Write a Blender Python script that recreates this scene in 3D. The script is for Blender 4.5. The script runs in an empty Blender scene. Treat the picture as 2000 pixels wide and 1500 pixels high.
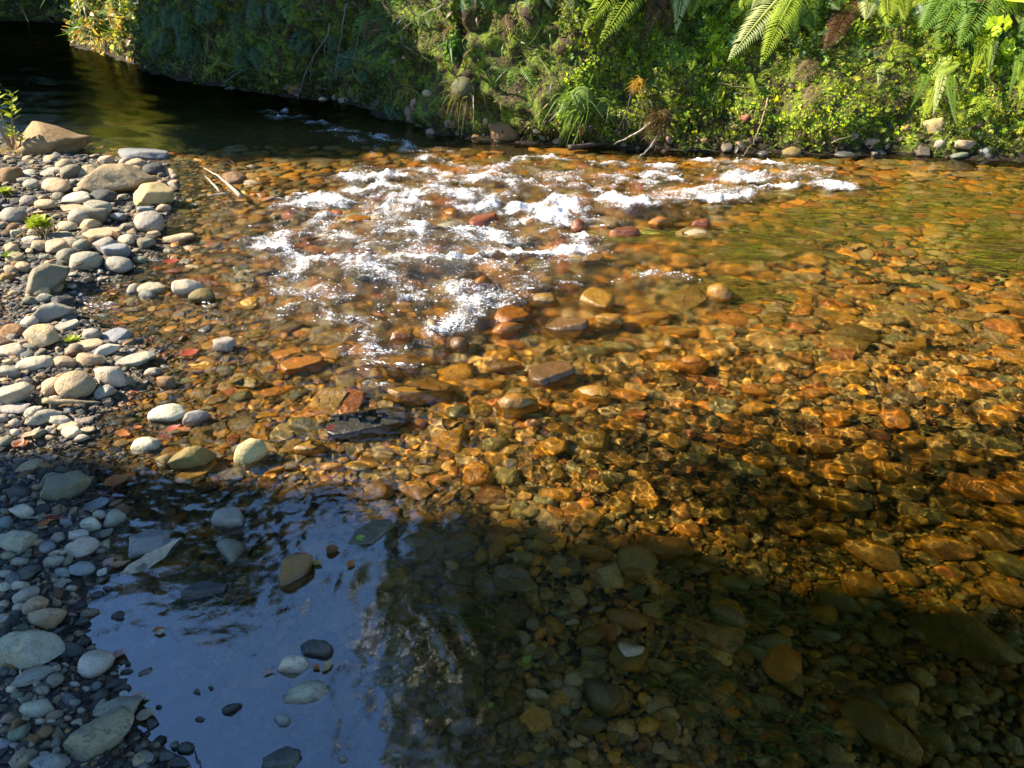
import bpy, bmesh, math, random
import numpy as np
from mathutils import Vector, Matrix
from mathutils.bvhtree import BVHTree

random.seed(7)
rng = np.random.default_rng(7)
sc = bpy.context.scene
COL = sc.collection
R = math.radians

# ------------------------------------------------------------------ camera, sky, sun, exposure
CAM_H, PITCH, FPX = 1.55, R(31.0), 1455.0          # metres, tilt below the horizon, focal length in photo pixels
cam = bpy.data.objects.new('camera', bpy.data.cameras.new('camera'))
COL.objects.link(cam)
cam.location = (0, 0, CAM_H)
cam.rotation_euler = (R(90) - PITCH, 0, 0)
cam.data.sensor_width = 36.0
cam.data.lens = 36.0 * FPX / 2000.0
cam.data.clip_end = 400
cam.data.clip_start = 0.02
sc.camera = cam

SUN_AZ, SUN_EL = R(85), R(39)                      # azimuth to the left of straight ahead
SUN = Vector((-math.cos(SUN_EL) * math.sin(SUN_AZ), math.cos(SUN_EL) * math.cos(SUN_AZ), math.sin(SUN_EL)))
world = bpy.data.worlds.new('World')
sc.world = world
world.use_nodes = True
_nt = world.node_tree
_bg = _nt.nodes['Background']
_sky = _nt.nodes.new('ShaderNodeTexSky')
_sky.sky_type = 'NISHITA'
_sky.sun_disc = False
_sky.sun_elevation = SUN_EL
_sky.sun_rotation = -SUN_AZ
_sky.air_density = 1.15
_sky.dust_density = 0.0
_sky.ozone_density = 8.0
_nt.links.new(_sky.outputs[0], _bg.inputs[0])
_bg.inputs[1].default_value = 0.11
sun = bpy.data.objects.new('sun', bpy.data.lights.new('sun', 'SUN'))
COL.objects.link(sun)
sun.data.energy = 5.0
sun.data.angle = R(0.5)
sun.data.color = (1.0, 0.90, 0.74)
sun.rotation_euler = SUN.to_track_quat('Z', 'Y').to_euler()
sun.location = SUN * 30
sun.data.cycles.is_caustics_light = True
sc.view_settings.view_transform = 'Standard'
sc.view_settings.look = 'None'
sc.view_settings.gamma = 1.0
sc.view_settings.use_curve_mapping = False
sc.view_settings.exposure = 1.68
sc.render.engine = 'CYCLES'
cy = sc.cycles
cy.use_denoising = True
cy.max_bounces = 7
cy.use_adaptive_sampling = True
cy.adaptive_threshold = 0.02
cy.transmission_bounces = 6
cy.transparent_max_bounces = 8
cy.diffuse_bounces = 3
cy.glossy_bounces = 3
cy.caustics_reflective = False
cy.caustics_refractive = True
cy.sample_clamp_indirect = 6.0

# ------------------------------------------------------------------ geometry of the view (used only to set real things in their real places)
cp, sp = math.cos(PITCH), math.sin(PITCH)
def ray(px, py):
    u, v = (px - 1000) / FPX, (py - 750) / FPX
    return np.array([u, cp - v * sp, -sp - v * cp])
def G(px, py, z=0.0):
    d = ray(px, py)
    t = (CAM_H - z) / -d[2]
    return np.array([d[0] * t, d[1] * t, z])
def depth_of(p):
    return p[1] * cp + (CAM_H - p[2]) * sp
def to_px(X, Y, Z):
    dep = Y * cp + (CAM_H - Z) * sp
    return 1000 + FPX * X / dep, 750 + FPX * ((CAM_H - Z) * cp - Y * sp) / dep

# ------------------------------------------------------------------ noise
_P = rng.permutation(256); _P = np.concatenate([_P, _P, _P])
_GR = rng.normal(size=(256, 3)); _GR /= np.linalg.norm(_GR, axis=1)[:, None]
def perlin(x, y, z=0.0):
    x, y, z = np.broadcast_arrays(np.asarray(x, float), np.asarray(y, float), np.asarray(z, float))
    xi, yi, zi = np.floor(x).astype(int), np.floor(y).astype(int), np.floor(z).astype(int)
    xf, yf, zf = x - xi, y - yi, z - zi
    fade = lambda t: t * t * t * (t * (t * 6 - 15) + 10)
    u, v, w = fade(xf), fade(yf), fade(zf)
    xi, yi, zi = xi & 255, yi & 255, zi & 255
    def g(dx, dy, dz):
        h = _P[_P[_P[(xi + dx) & 255] + ((yi + dy) & 255)] + ((zi + dz) & 255)]
        gr = _GR[h]
        return gr[..., 0] * (xf - dx) + gr[..., 1] * (yf - dy) + gr[..., 2] * (zf - dz)
    l = lambda a, b, t: a + t * (b - a)
    return l(l(l(g(0,0,0), g(1,0,0), u), l(g(0,1,0), g(1,1,0), u), v),
             l(l(g(0,0,1), g(1,0,1), u), l(g(0,1,1), g(1,1,1), u), v), w)
def fbm(x, y, z=0.0, o=4):
    s, a, f = 0, 1.0, 1.0
    for i in range(o):
        s = s + a * perlin(np.asarray(x) * f + 17.3 * i, np.asarray(y) * f - 9.1 * i, np.asarray(z) * f + 3.7 * i)
        a *= .5; f *= 2.03
    return s
def sstep(a, b, x):
    t = np.clip((x - a) / (b - a), 0, 1)
    return t * t * (3 - 2 * t)
def seg_dist(X, Y, pts, closed=False):
    pts = np.asarray(pts, float)
    d = np.full(X.shape, 1e9)
    n = len(pts)
    for i in range(n if closed else n - 1):
        a, b = pts[i], pts[(i + 1) % n]
        ab = b - a
        t = np.clip(((X - a[0]) * ab[0] + (Y - a[1]) * ab[1]) / (ab @ ab + 1e-12), 0, 1)
        d = np.minimum(d, (X - a[0] - t * ab[0]) ** 2 + (Y - a[1] - t * ab[1]) ** 2)
    return np.sqrt(d)
def inside(X, Y, pts):
    pts = np.asarray(pts, float)
    r = np.zeros(X.shape, bool)
    n = len(pts)
    for i in range(n):
        x1, y1 = pts[i]; x2, y2 = pts[(i + 1) % n]
        c = (y1 > Y) != (y2 > Y)
        r ^= c & (X < (x2 - x1) * (Y - y1) / (y2 - y1 + 1e-12) + x1)
    return r

# ------------------------------------------------------------------ the river's plan
SHORE_PX = [(-300, 262), (0, 276), (100, 292), (170, 306), (250, 312), (330, 322), (348, 360), (345, 400), (318, 440), (300, 475),
            (272, 512), (225, 545), (160, 572), (150, 612), (225, 648), (285, 700), (268, 745), (215, 788), (190, 815), (190, 848),
            (125, 866), (60, 870), (70, 885), (175, 905), (190, 958), (248, 990), (235, 1040), (215, 1080), (208, 1120), (178, 1160),
            (158, 1215), (168, 1250), (212, 1285), (214, 1330), (252, 1370), (268, 1420), (345, 1472), (400, 1530), (600, 1680)]
SHORE = [tuple(G(x, y)[:2]) for x, y in SHORE_PX]
LAND = SHORE + [(0.1, .45), (1.5, .1), (5, -1), (30, -8), (30, -60), (-60, -60), (-60, 20), (-14, 9.0), (-8, 7.8)]
BANK_PX = [(2000, 318), (1850, 312), (1720, 302), (1600, 303), (1500, 300), (1400, 303), (1300, 297), (1200, 290), (1120, 288), (1000, 276), (930, 270),
           (860, 266), (800, 246), (760, 232), (700, 208), (640, 196), (560, 188), (500, 180), (430, 170), (380, 160), (330, 152), (300, 142), (262, 126), (232, 116), (205, 108)]
BANKL = [(30, 4.0), (14, 5.2), (9, 5.9)] + [tuple(G(x, y)[:2]) for x, y in BANK_PX] + [(-7.4, 13.6), (-7.6, 15.5), (-8.6, 17.2), (-11, 17.6), (-15, 17.0), (-24, 15.5), (-60, 22)]
BPOLY = BANKL + [(-60, 90), (60, 90), (60, 4.0)]

def ground_z(X, Y):
    X = np.asarray(X, float); Y = np.asarray(Y, float)
    ds = seg_dist(X, Y, SHORE + [(0.1, .45), (1.5, .1), (5, -1), (30, -8)] )
    land = inside(X, Y, LAND)
    lz = 0.012 + .085 * np.minimum(ds, 1.2) + .03 * np.minimum(np.maximum(ds - 1.2, 0), 20) + .014 * fbm(X * 2.2, Y * 2.2, 1.0)
    lz = lz * sstep(-.0, .12, ds) + .0 
    px, py = to_px(X, Y, 0 * X)
    front = np.maximum(0.0, 1 - sstep(1.4, 2.6, Y))
    dmax = .105 + .27 * sstep(.0, 1.0, X) * front + .9 * sstep(6.8, 9.5, Y) * sstep(.3, -1.5, X) + .05 * sstep(3.0, 5.0, X)
    dp = dmax * (1 - np.exp(-ds / .62))
    dp = dp * (1 - .45 * np.exp(-((X + .9) ** 2 / 1.2 + (Y - 4.3) ** 2 / 2.2)))
    wz = -dp - .012 * fbm(X * 1.7, Y * 1.7, 2.0) * sstep(0, .3, ds)
    wz = wz - .006 * sstep(0, .05, ds)
    z = np.where(land, lz, wz)
    db = seg_dist(X, Y, BANKL)
    up = inside(X, Y, BPOLY)
    z = np.where(up, np.maximum(z * 0 - .35 + sstep(.7, 2.0, db) * 2.5 + .12 * np.minimum(db, 30), -.5), z)
    return z
def gz(x, y):
    return float(ground_z(np.array([x]), np.array([y]))[0])
def ground_hit(px, py, lift=0.0):
    z = 0.0
    for _ in range(7):
        p = G(px, py, z)
        z = gz(p[0], p[1]) + lift
    return G(px, py, z)
def bed_hit(px, py, lift=0.0):
    """where a line of sight bent by the water meets the bed"""
    p = G(px, py, 0.0)
    d = ray(px, py); d = d / np.linalg.norm(d)
    s = d[:2] / 1.33
    e = np.array([s[0], s[1], -math.sqrt(max(1e-6, 1 - s @ s))])
    z = -.05
    for _ in range(6):
        q = p + e * (z / e[2])
        z = min(-.004, gz(q[0], q[1]) + lift)
    return p + e * (z / e[2])

# ------------------------------------------------------------------ scene helpers
def tag(o, label=None, cat=None, group=None, kind=None):
    if label: o['label'] = label
    if cat: o['category'] = cat
    if group: o['group'] = group
    if kind: o['kind'] = kind
    return o
def mk_mesh(name, V, F, mat=None, smooth=True):
    me = bpy.data.meshes.new(name)
    V = np.asarray(V, np.float32)
    if isinstance(F, np.ndarray):
        k = F.shape[1]; n = len(F)
        me.vertices.add(len(V)); me.vertices.foreach_set('co', V.ravel())
        me.loops.add(n * k); me.loops.foreach_set('vertex_index', F.astype(np.int32).ravel())
        me.polygons.add(n)
        me.polygons.foreach_set('loop_start', np.arange(0, n * k, k, dtype=np.int32))
        me.polygons.foreach_set('loop_total', np.full(n, k, np.int32))
        me.update(calc_edges=True)
    else:
        me.from_pydata(V.tolist(), [], F)
    me.polygons.foreach_set('use_smooth', np.full(len(me.polygons), smooth))
    if mat: me.materials.append(mat)
    me.update()
    return me
def link(name, me, parent=None, recv=False):
    o = bpy.data.objects.new(name, me)
    COL.objects.link(o)
    if parent: o.parent = parent
    if recv: o.cycles.is_caustics_receiver = True
    return o
def empty(name, loc, label, cat, group=None):
    o = bpy.data.objects.new(name, None); COL.objects.link(o)
    o.location = loc; o.empty_display_size = .05
    return tag(o, label, cat, group)
def add_attr(me, name, data, typ='FLOAT'):
    a = me.attributes.new(name, typ, 'POINT')
    a.data.foreach_set('vector' if typ == 'FLOAT_VECTOR' else 'value', np.asarray(data, np.float32).ravel())
def grid_faces(nr, nc):
    i = np.arange(nr * nc).reshape(nr, nc)
    return np.stack([i[:-1, :-1], i[:-1, 1:], i[1:, 1:], i[1:, :-1]], -1).reshape(-1, 4)

# ------------------------------------------------------------------ material helpers
class NT:
    def __init__(s, name):
        s.m = bpy.data.materials.new(name); s.m.use_nodes = True
        s.t = s.m.node_tree; s.t.nodes.clear()
        s.out = s.t.nodes.new('ShaderNodeOutputMaterial')
    def n(s, typ, **kw):
        nd = s.t.nodes.new('ShaderNode' + typ)
        for k, v in kw.items():
            if k.startswith('i_'):
                nd.inputs[k[2:].replace('_', ' ')].default_value = v
            else: setattr(nd, k, v)
        return nd
    def l(s, a, b): s.t.links.new(a, b)
    def val(s, x):
        return x
    def math(s, op, a, b=None, c=None, clamp=False):
        nd = s.n('Math', operation=op, use_clamp=clamp)
        for i, x in enumerate((a, b, c)):
            if x is None: continue
            if isinstance(x, (int, float)): nd.inputs[i].default_value = x
            else: s.l(x, nd.inputs[i])
        return nd.outputs[0]
    def mix(s, f, a, b, mode='MIX'):
        nd = s.n('Mix', data_type='RGBA', blend_type=mode)
        for i, x in ((0, f), (6, a), (7, b)):
            if isinstance(x, (int, float)): nd.inputs[i].default_value = x
            elif isinstance(x, tuple): nd.inputs[i].default_value = (*x, 1) if len(x) == 3 else x
            else: s.l(x, nd.inputs[i])
        return nd.outputs[2]
    def ramp(s, f, stops, interp='LINEAR'):
        nd = s.n('ValToRGB'); cr = nd.color_ramp; cr.interpolation = interp
        while len(cr.elements) < len(stops): cr.elements.new(.5)
        for e, (p, c) in zip(cr.elements, stops):
            e.position = p; e.color = (*c, 1) if isinstance(c, tuple) else (c, c, c, 1)
        s.l(f, nd.inputs[0]); return nd.outputs[0]
    def noise(s, scale, detail=4, rough=.55, vec=None, dist=0.0, out=0):
        nd = s.n('TexNoise'); nd.inputs['Scale'].default_value = scale; nd.inputs['Detail'].default_value = detail
        nd.inputs['Roughness'].default_value = rough; nd.inputs['Distortion'].default_value = dist
        if vec is not None: s.l(vec, nd.inputs['Vector'])
        return nd.outputs[out]
    def bump(s, h, strength=.5, dist=.01, nrm=None):
        nd = s.n('Bump'); nd.inputs['Strength'].default_value = strength; nd.inputs['Distance'].default_value = dist
        s.l(h, nd.inputs['Height'])
        if nrm is not None: s.l(nrm, nd.inputs['Normal'])
        return nd.outputs[0]
    def pbr(s, base, rough=.7, nrm=None, spec=.5, **kw):
        p = s.n('BsdfPrincipled')
        if isinstance(base, tuple): p.inputs['Base Color'].default_value = (*base, 1)
        else: s.l(base, p.inputs['Base Color'])
        if isinstance(rough, (int, float)): p.inputs['Roughness'].default_value = rough
        else: s.l(rough, p.inputs['Roughness'])
        p.inputs['Specular IOR Level'].default_value = spec
        if nrm is not None: s.l(nrm, p.inputs['Normal'])
        return p.outputs[0]
    def done(s, sh):
        s.l(sh, s.out.inputs['Surface']); return s.m

def wet_mask(t, pos_z, noise, lo=.004, hi=.022):
    """1 where a stone is wet (just above the water line and below it)"""
    z = t.math('ADD', pos_z, t.math('MULTIPLY', t.math('SUBTRACT', noise, .5), .03))
    mr = t.n('MapRange'); mr.inputs['From Min'].default_value = hi; mr.inputs['From Max'].default_value = lo
    t.l(z, mr.inputs['Value']); return mr.outputs[0]

def stone_mat(name, attr, lo=.004, hi=.022):
    t = NT(name)
    tc = t.n('TexCoord'); geo = t.n('NewGeometry'); oi = t.n('ObjectInfo')
    if attr:
        at = t.n('Attribute', attribute_type='INSTANCER', attribute_name='col'); base = at.outputs['Color']
        vec = geo.outputs['Position']; sc1, sc2, sc3 = 60., 220., 20.
    else:
        base = oi.outputs['Color']
        va = t.n('VectorMath', operation='ADD'); t.l(geo.outputs['Position'], va.inputs[0]); t.l(oi.outputs['Random'], va.inputs[1])
        vec = va.outputs[0]; sc1, sc2, sc3 = 26., 190., 9.
    n1 = t.noise(sc1, 5, .6, vec); n2 = t.noise(sc2, 3, .6, vec); n3 = t.noise(sc3, 3, .5, vec, 1.2)
    c = t.mix(t.math('MULTIPLY', t.ramp(n1, [(.3, 0.), (.75, 1.)]), .55), base, t.mix(1.0, base, (.52, .50, .47), 'MULTIPLY'))
    c = t.mix(t.math('MULTIPLY', t.ramp(n3, [(.52, 0.), (.62, 1.)]), .35), c, t.mix(1.0, base, (1.35, 1.15, .85), 'MULTIPLY'))
    c = t.mix(t.ramp(n2, [(.62, 0.), (.70, .55)]), c, t.mix(.5, base, (.03, .03, .025)))
    c = t.mix(t.ramp(n2, [(.28, .5), (.36, 0.)]), c, t.mix(.55, base, (.62, .58, .5)))
    sep = t.n('SeparateXYZ'); t.l(geo.outputs['Position'], sep.inputs[0])
    wet = wet_mask(t, sep.outputs[2], n1, lo, hi)
    sub = t.n('MapRange'); sub.inputs['From Min'].default_value = -.002; sub.inputs['From Max'].default_value = -.012; t.l(sep.outputs[2], sub.inputs['Value'])
    c = t.mix(wet, c, t.mix(sub.outputs[0], t.mix(1.0, c, (.50, .46, .42), 'MULTIPLY'), t.mix(1.0, c, (.95, .85, .7), 'MULTIPLY')))
    # brown film of algae on what lies well under water
    mr = t.n('MapRange'); mr.inputs['From Min'].default_value = -.01; mr.inputs['From Max'].default_value = -.05; t.l(sep.outputs[2], mr.inputs['Value'])
    film = t.math('MULTIPLY', mr.outputs[0], t.ramp(n3, [(.35, .15), (.65, .7)]))
    c = t.mix(film, c, t.mix(.40, t.mix(1.0, c, (1.55, 1.12, .42), 'MULTIPLY'), (.60, .385, .07)))
    vo = t.n('TexVoronoi', feature='DISTANCE_TO_EDGE'); vo.inputs['Scale'].default_value = sc3 * 1.3
    va2 = t.n('VectorMath', operation='ADD'); t.l(vec, va2.inputs[0]); nz_ = t.noise(sc3 * 2, 4, .6, vec, 0, 1)
    vm2 = t.n('VectorMath', operation='SCALE'); vm2.inputs['Scale'].default_value = .12; t.l(nz_, vm2.inputs[0]); t.l(vm2.outputs[0], va2.inputs[1]); t.l(va2.outputs[0], vo.inputs['Vector'])
    crk = t.ramp(vo.outputs['Distance'], [(0., 1.), (.025, 0.)])
    crk = t.math('MULTIPLY', crk, t.ramp(n3, [(.5, 0.), (.58, 1.)]))
    c = t.mix(t.math('MULTIPLY', crk, .55), c, t.mix(1.0, c, (.35, .30, .25), 'MULTIPLY'))
    pit = t.ramp(n2, [(.60, 0.), (.68, 1.)])
    c = t.mix(t.math('MULTIPLY', pit, .4), c, (.03, .028, .022))
    b = t.bump(n1, .9, .012); b = t.bump(n2, .8, .003, b); b = t.bump(t.math('MULTIPLY', crk, -1.), .5, .006, b)
    r = t.math('SUBTRACT', .82, t.math('MULTIPLY', wet, .56))
    return t.done(t.pbr(c, r, b, .5))
M_STONE = stone_mat('stone', False)
M_PEBBLE = stone_mat('pebble', True)
M_SPLASHED = stone_mat('splashed_stone', False, .12, .16)

def bed_mat():
    t = NT('riverbed_gravel')
    geo = t.n('NewGeometry'); vec = geo.outputs['Position']
    v1 = t.n('TexVoronoi'); v1.inputs['Scale'].default_value = 55; t.l(vec, v1.inputs['Vector'])
    v2 = t.n('TexVoronoi'); v2.inputs['Scale'].default_value = 17; t.l(vec, v2.inputs['Vector'])
    n = t.noise(3, 5, .6, vec)
    sep = t.n('SeparateXYZ'); t.l(v1.outputs['Color'], sep.inputs[0])
    dry = t.ramp(sep.outputs[0], [(0., (.018, .015, .012)), (.4, (.04, .034, .028)), (.7, (.08, .068, .05)), (1., (.14, .12, .09))])
    wetc = t.ramp(sep.outputs[1], [(0., (.012, .010, .005)), (.35, (.035, .028, .010)), (.7, (.07, .05, .018)), (1., (.13, .09, .03))])
    s2 = t.n('SeparateXYZ'); t.l(vec, s2.inputs[0])
    mr = t.n('MapRange'); mr.inputs['From Min'].default_value = .02; mr.inputs['From Max'].default_value = -.02; t.l(s2.outputs[2], mr.inputs['Value'])
    c = t.mix(mr.outputs[0], dry, wetc)
    c = t.mix(1.0, c, t.ramp(n, [(.3, .6), (.7, 1.2)]), 'MULTIPLY')
    h = t.math('ADD', t.math('MULTIPLY', v1.outputs['Distance'], -1.), t.math('MULTIPLY', v2.outputs['Distance'], -1.5))
    return t.done(t.pbr(c, .75, t.bump(h, .9, .012), .4))
M_BED = bed_mat()

def bank_mat():
    t = NT('bank_soil_and_moss')
    geo = t.n('NewGeometry'); vec = geo.outputs['Position']
    n1 = t.noise(2.2, 6, .65, vec); n2 = t.noise(30, 4, .6, vec); n3 = t.noise(7, 5, .6, vec, .8)
    soil = t.ramp(n2, [(.3, (.02, .013, .006)), (.6, (.07, .044, .02)), (.8, (.15, .10, .045))])
    moss = t.ramp(n2, [(.3, (.03, .045, .004)), (.55, (.13, .17, .010)), (.8, (.30, .32, .03))])
    c = t.mix(t.ramp(n3, [(.42, 0.), (.58, 1.)]), soil, moss)
    sp_ = t.n('SeparateXYZ'); t.l(vec, sp_.inputs[0])
    mr = t.n('MapRange'); mr.inputs['From Min'].default_value = .13; mr.inputs['From Max'].default_value = .02
    t.l(t.math('ADD', sp_.outputs[2], t.math('MULTIPLY', t.math('SUBTRACT', n3, .5), .35)), mr.inputs['Value'])
    c = t.mix(mr.outputs[0], c, t.mix(1.0, soil, (.32, .30, .28), 'MULTIPLY'))      # wet mud at the foot
    return t.done(t.pbr(c, .9, t.bump(n2, .9, .03), .3))
M_BANK = bank_mat()

def leaf_mat(name, attr=True, col=(.08, .13, .02), trans=.45, rough=.45, inst=True):
    t = NT(name)
    if attr:
        base = t.n('Attribute', attribute_type='INSTANCER' if inst else 'GEOMETRY', attribute_name='col').outputs['Color']
    else:
        base = t.mix(0.0, col, col)
        oi = t.n('ObjectInfo'); base = oi.outputs['Color']
    geo = t.n('NewGeometry')
    n = t.noise(90, 3, .5, geo.outputs['Position'])
    c = t.mix(1.0, base, t.ramp(n, [(.3, .7), (.7, 1.2)]), 'MULTIPLY')
    p = t.pbr(c, rough, None, .4)
    tr = t.n('BsdfTranslucent'); t.l(t.mix(1.0, c, (1.5, 1.5, .55), 'MULTIPLY'), tr.inputs[0])
    mx = t.n('MixShader'); mx.inputs[0].default_value = trans
    t.l(p, mx.inputs[1]); t.l(tr.outputs[0], mx.inputs[2])
    return t.done(mx.outputs[0])
M_LEAF = leaf_mat('leaf_cover')
M_FROND = leaf_mat('frond', attr=False)
M_CROWN = leaf_mat('crown_leaves', attr=True, inst=False, trans=.3)
M_DRYLEAF = leaf_mat('fallen_leaf', attr=False, trans=.25, rough=.6)

def wood_mat():
    t = NT('bare_wood')
    oi = t.n('ObjectInfo'); geo = t.n('NewGeometry')
    n = t.noise(60, 5, .6, geo.outputs['Position'], .5)
    c = t.mix(1.0, oi.outputs['Color'], t.ramp(n, [(.3, .45), (.7, 1.25)]), 'MULTIPLY')
    return t.done(t.pbr(c, .8, t.bump(n, .6, .004), .3))
M_WOOD = wood_mat()

def water_mat():
    t = NT('river_water')
    geo = t.n('NewGeometry'); vec = geo.outputs['Position']
    at_d = t.n('Attribute', attribute_name='depth'); at_f = t.n('Attribute', attribute_name='foam'); at_r = t.n('Attribute', attribute_name='rough')
    # tea coloured water: the deeper, the more it tints
    tint = t.ramp(at_d.outputs['Fac'], [(0., (1., 1., 1.)), (.10, (1., .95, .78)), (.18, (.86, .80, .56)), (.30, (.58, .56, .32)), (.6, (.30, .31, .17)), (1., (.15, .17, .09))])
    n1 = t.noise(130, 3, .6, vec, .3); n2 = t.noise(45, 4, .6, vec, .6)
    h = t.math('MULTIPLY', t.math('ADD', n1, t.math('MULTIPLY', n2, 2.2)), at_r.outputs['Fac'])
    bmp = t.bump(h, 1.0, .0045)
    gls = t.n('BsdfGlass'); gls.inputs['Roughness'].default_value = 0.0; gls.inputs['IOR'].default_value = 1.38
    t.l(tint, gls.inputs['Color']); t.l(bmp, gls.inputs['Normal'])
    gl = t.n('BsdfGlossy'); gl.inputs['Roughness'].default_value = .05; t.l(bmp, gl.inputs['Normal'])
    at_s = t.n('Attribute', attribute_name='sheen')
    m1 = t.n('MixShader'); t.l(at_s.outputs['Fac'], m1.inputs[0]); t.l(gls.outputs[0], m1.inputs[1]); t.l(gl.outputs[0], m1.inputs[2])
    # foam
    mp = t.n('Mapping'); mp.inputs['Scale'].default_value = (1, 1.6, 1); t.l(vec, mp.inputs[0])
    f1 = t.noise(95, 8, .78, mp.outputs[0], 1.0); f2 = t.noise(8, 4, .65, mp.outputs[0], 1.4); f3 = t.noise(260, 2, .5, vec)
    fm = t.math('ADD', at_f.outputs['Fac'], t.math('MULTIPLY', t.math('SUBTRACT', f1, .5), 3.2))
    fm = t.math('ADD', fm, t.math('MULTIPLY', t.math('SUBTRACT', f2, .5), 1.2))
    fm = t.math('ADD', fm, t.math('MULTIPLY', t.math('SUBTRACT', f3, .5), 1.1))
    mr = t.n('MapRange', interpolation_type='SMOOTHSTEP'); mr.inputs['From Min'].default_value = .60; mr.inputs['From Max'].default_value = .92; t.l(fm, mr.inputs['Value'])
    msk = t.math('MULTIPLY', mr.outputs[0], t.ramp(at_f.outputs['Fac'], [(.02, 0.), (.2, 1.)]))
    fo = t.pbr((.86, .86, .84), .35, t.bump(t.math('ADD', f1, f3), .6, .007), .6)
    m2 = t.n('MixShader'); t.l(t.math('MULTIPLY', msk, .97), m2.inputs[0]); t.l(m1.outputs[0], m2.inputs[1]); t.l(fo, m2.inputs[2])
    return t.done(m2.outputs[0])
M_WATER = water_mat()

def plain(name, col, rough=.5, spec=.5):
    t = NT(name); return t.done(t.pbr(col, rough, None, spec))
M_FOAM_GLINT = plain('bubbles', (.9, .9, .88), .25, .8)  # white for bubbles and for the beads that stand in for sun glints

# ------------------------------------------------------------------ ground sheet (gravel bar, river bed, land behind the bank)
def fan(rows, cols, y0, y1, wide):
    """a sheet that is finer where the river is near"""
    dep = np.linspace(math.atan2(CAM_H, y0), math.atan2(CAM_H, y1), rows)
    ys = CAM_H / np.tan(dep)
    u = np.linspace(-1, 1, cols)
    Y, U = np.meshgrid(ys, u, indexing='ij')
    return U * (wide + .86 * Y), Y
X, Y = fan(330, 360, .28, 16, 1.0)
Z = ground_z(X, Y)
riverbed = link('river_bed', mk_mesh('river_bed', np.stack([X, Y, Z], -1).reshape(-1, 3), grid_faces(*X.shape), M_BED), recv=True)
tag(riverbed, 'gravelly river bed and shore under the stones', kind='structure')
# the land around, one coarse sheet with its middle left open for the fine one
xs = np.concatenate([np.linspace(-150, -20, 14), np.linspace(-18, 18, 60), np.linspace(20, 150, 14)])
ys = np.concatenate([np.linspace(-60, -4, 12), np.linspace(-3, 24, 60), np.linspace(27, 150, 16)])
Y, X = np.meshgrid(ys, xs, indexing='ij')
Z = ground_z(X, Y) - .06
land = link('ground', mk_mesh('ground', np.stack([X, Y, Z], -1).reshape(-1, 3), grid_faces(*X.shape), M_BANK))
tag(land, 'mossy earth beyond the river', kind='structure')

# ------------------------------------------------------------------ far bank
def resample(pts, step):
    pts = np.asarray(pts, float); d = np.r_[0, np.cumsum(np.linalg.norm(np.diff(pts, axis=0), axis=1))]
    s = np.arange(0, d[-1], step); q = np.stack([np.interp(s, d, pts[:, k]) for k in range(2)], 1)
    for _ in range(4): q[1:-1] = (q[:-2] + q[1:-1] * 2 + q[2:]) / 4
    return q
bl = resample([p for p in BANKL if abs(p[0]) < 25], .045)
dd = np.gradient(bl, axis=0); 
for _ in range(12): dd[1:-1] = (dd[:-2] + dd[1:-1] + dd[2:]) / 3
dd /= np.linalg.norm(dd, axis=1)[:, None]
bn = np.stack([dd[:, 1], -dd[:, 0]], 1)
zz = np.concatenate([np.linspace(-.4, 1.7, 56), np.linspace(1.8, 2.6, 6)])
BX, ZZ = np.meshgrid(np.arange(len(bl)), zz, indexing='ij')
bx, by = bl[BX, 0], bl[BX, 1]
right = sstep(.3, 1.6, bx)
slope = .28 + .75 * right
lump = fbm(bx * 1.3, by * 1.3, ZZ * 1.6, 4) * .42 + fbm(bx * 5, by * 5, ZZ * 6, 3) * .13 + .5 * np.maximum(0, fbm(bx * 2.4 + 31, by * 2.4, ZZ * 3.0, 2) - .18)
notch = -.16 * np.exp(-((ZZ - .28) / .22) ** 2) * (fbm(bx * 1.1 + 5, by * 1.1, 0, 2) + .15) * -1.6
foot = -.10 * sstep(.22, .02, ZZ) * (.6 + fbm(bx * 3, by * 3, 0, 2))
off = .02 + slope * np.maximum(ZZ, 0) + lump * sstep(-.05, .3, ZZ) + notch * sstep(0, .2, ZZ) - foot * 0 + sstep(.12, .0, ZZ) * .04
off = off + np.maximum(ZZ - 1.7, 0) * 1.2
off = np.where(ZZ < 0, -.05, off)
BV = np.stack([bx + bn[BX, 0] * off, by + bn[BX, 1] * off, ZZ + .04 * fbm(bx * 4, by * 4, ZZ * 4, 2)], -1)
bank = link('river_bank', mk_mesh('river_bank', BV.reshape(-1, 3), grid_faces(*BX.shape), M_BANK), recv=True)
tag(bank, 'steep mossy earth bank across the river', kind='structure')
bverts = [Vector(v) for v in BV.reshape(-1, 3).astype(float)]
BVH = BVHTree.FromPolygons(bverts, [tuple(int(i) for i in f) for f in grid_faces(*BX.shape)])
CAMP = Vector((0, 0, CAM_H))
def bank_hit(px, py):
    d = Vector(ray(px, py)).normalized()
    loc, nrm, _, dist = BVH.ray_cast(CAMP, d)
    if loc is None:
        p = G(px, max(py, 60)); return Vector(p), Vector((0, -1, 0)), (Vector(p) - CAMP).length
    if nrm.dot(d) > 0: nrm = -nrm
    return loc, nrm, dist
def sight(px, py, dist):
    return CAMP + Vector(ray(px, py)).normalized() * dist

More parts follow.
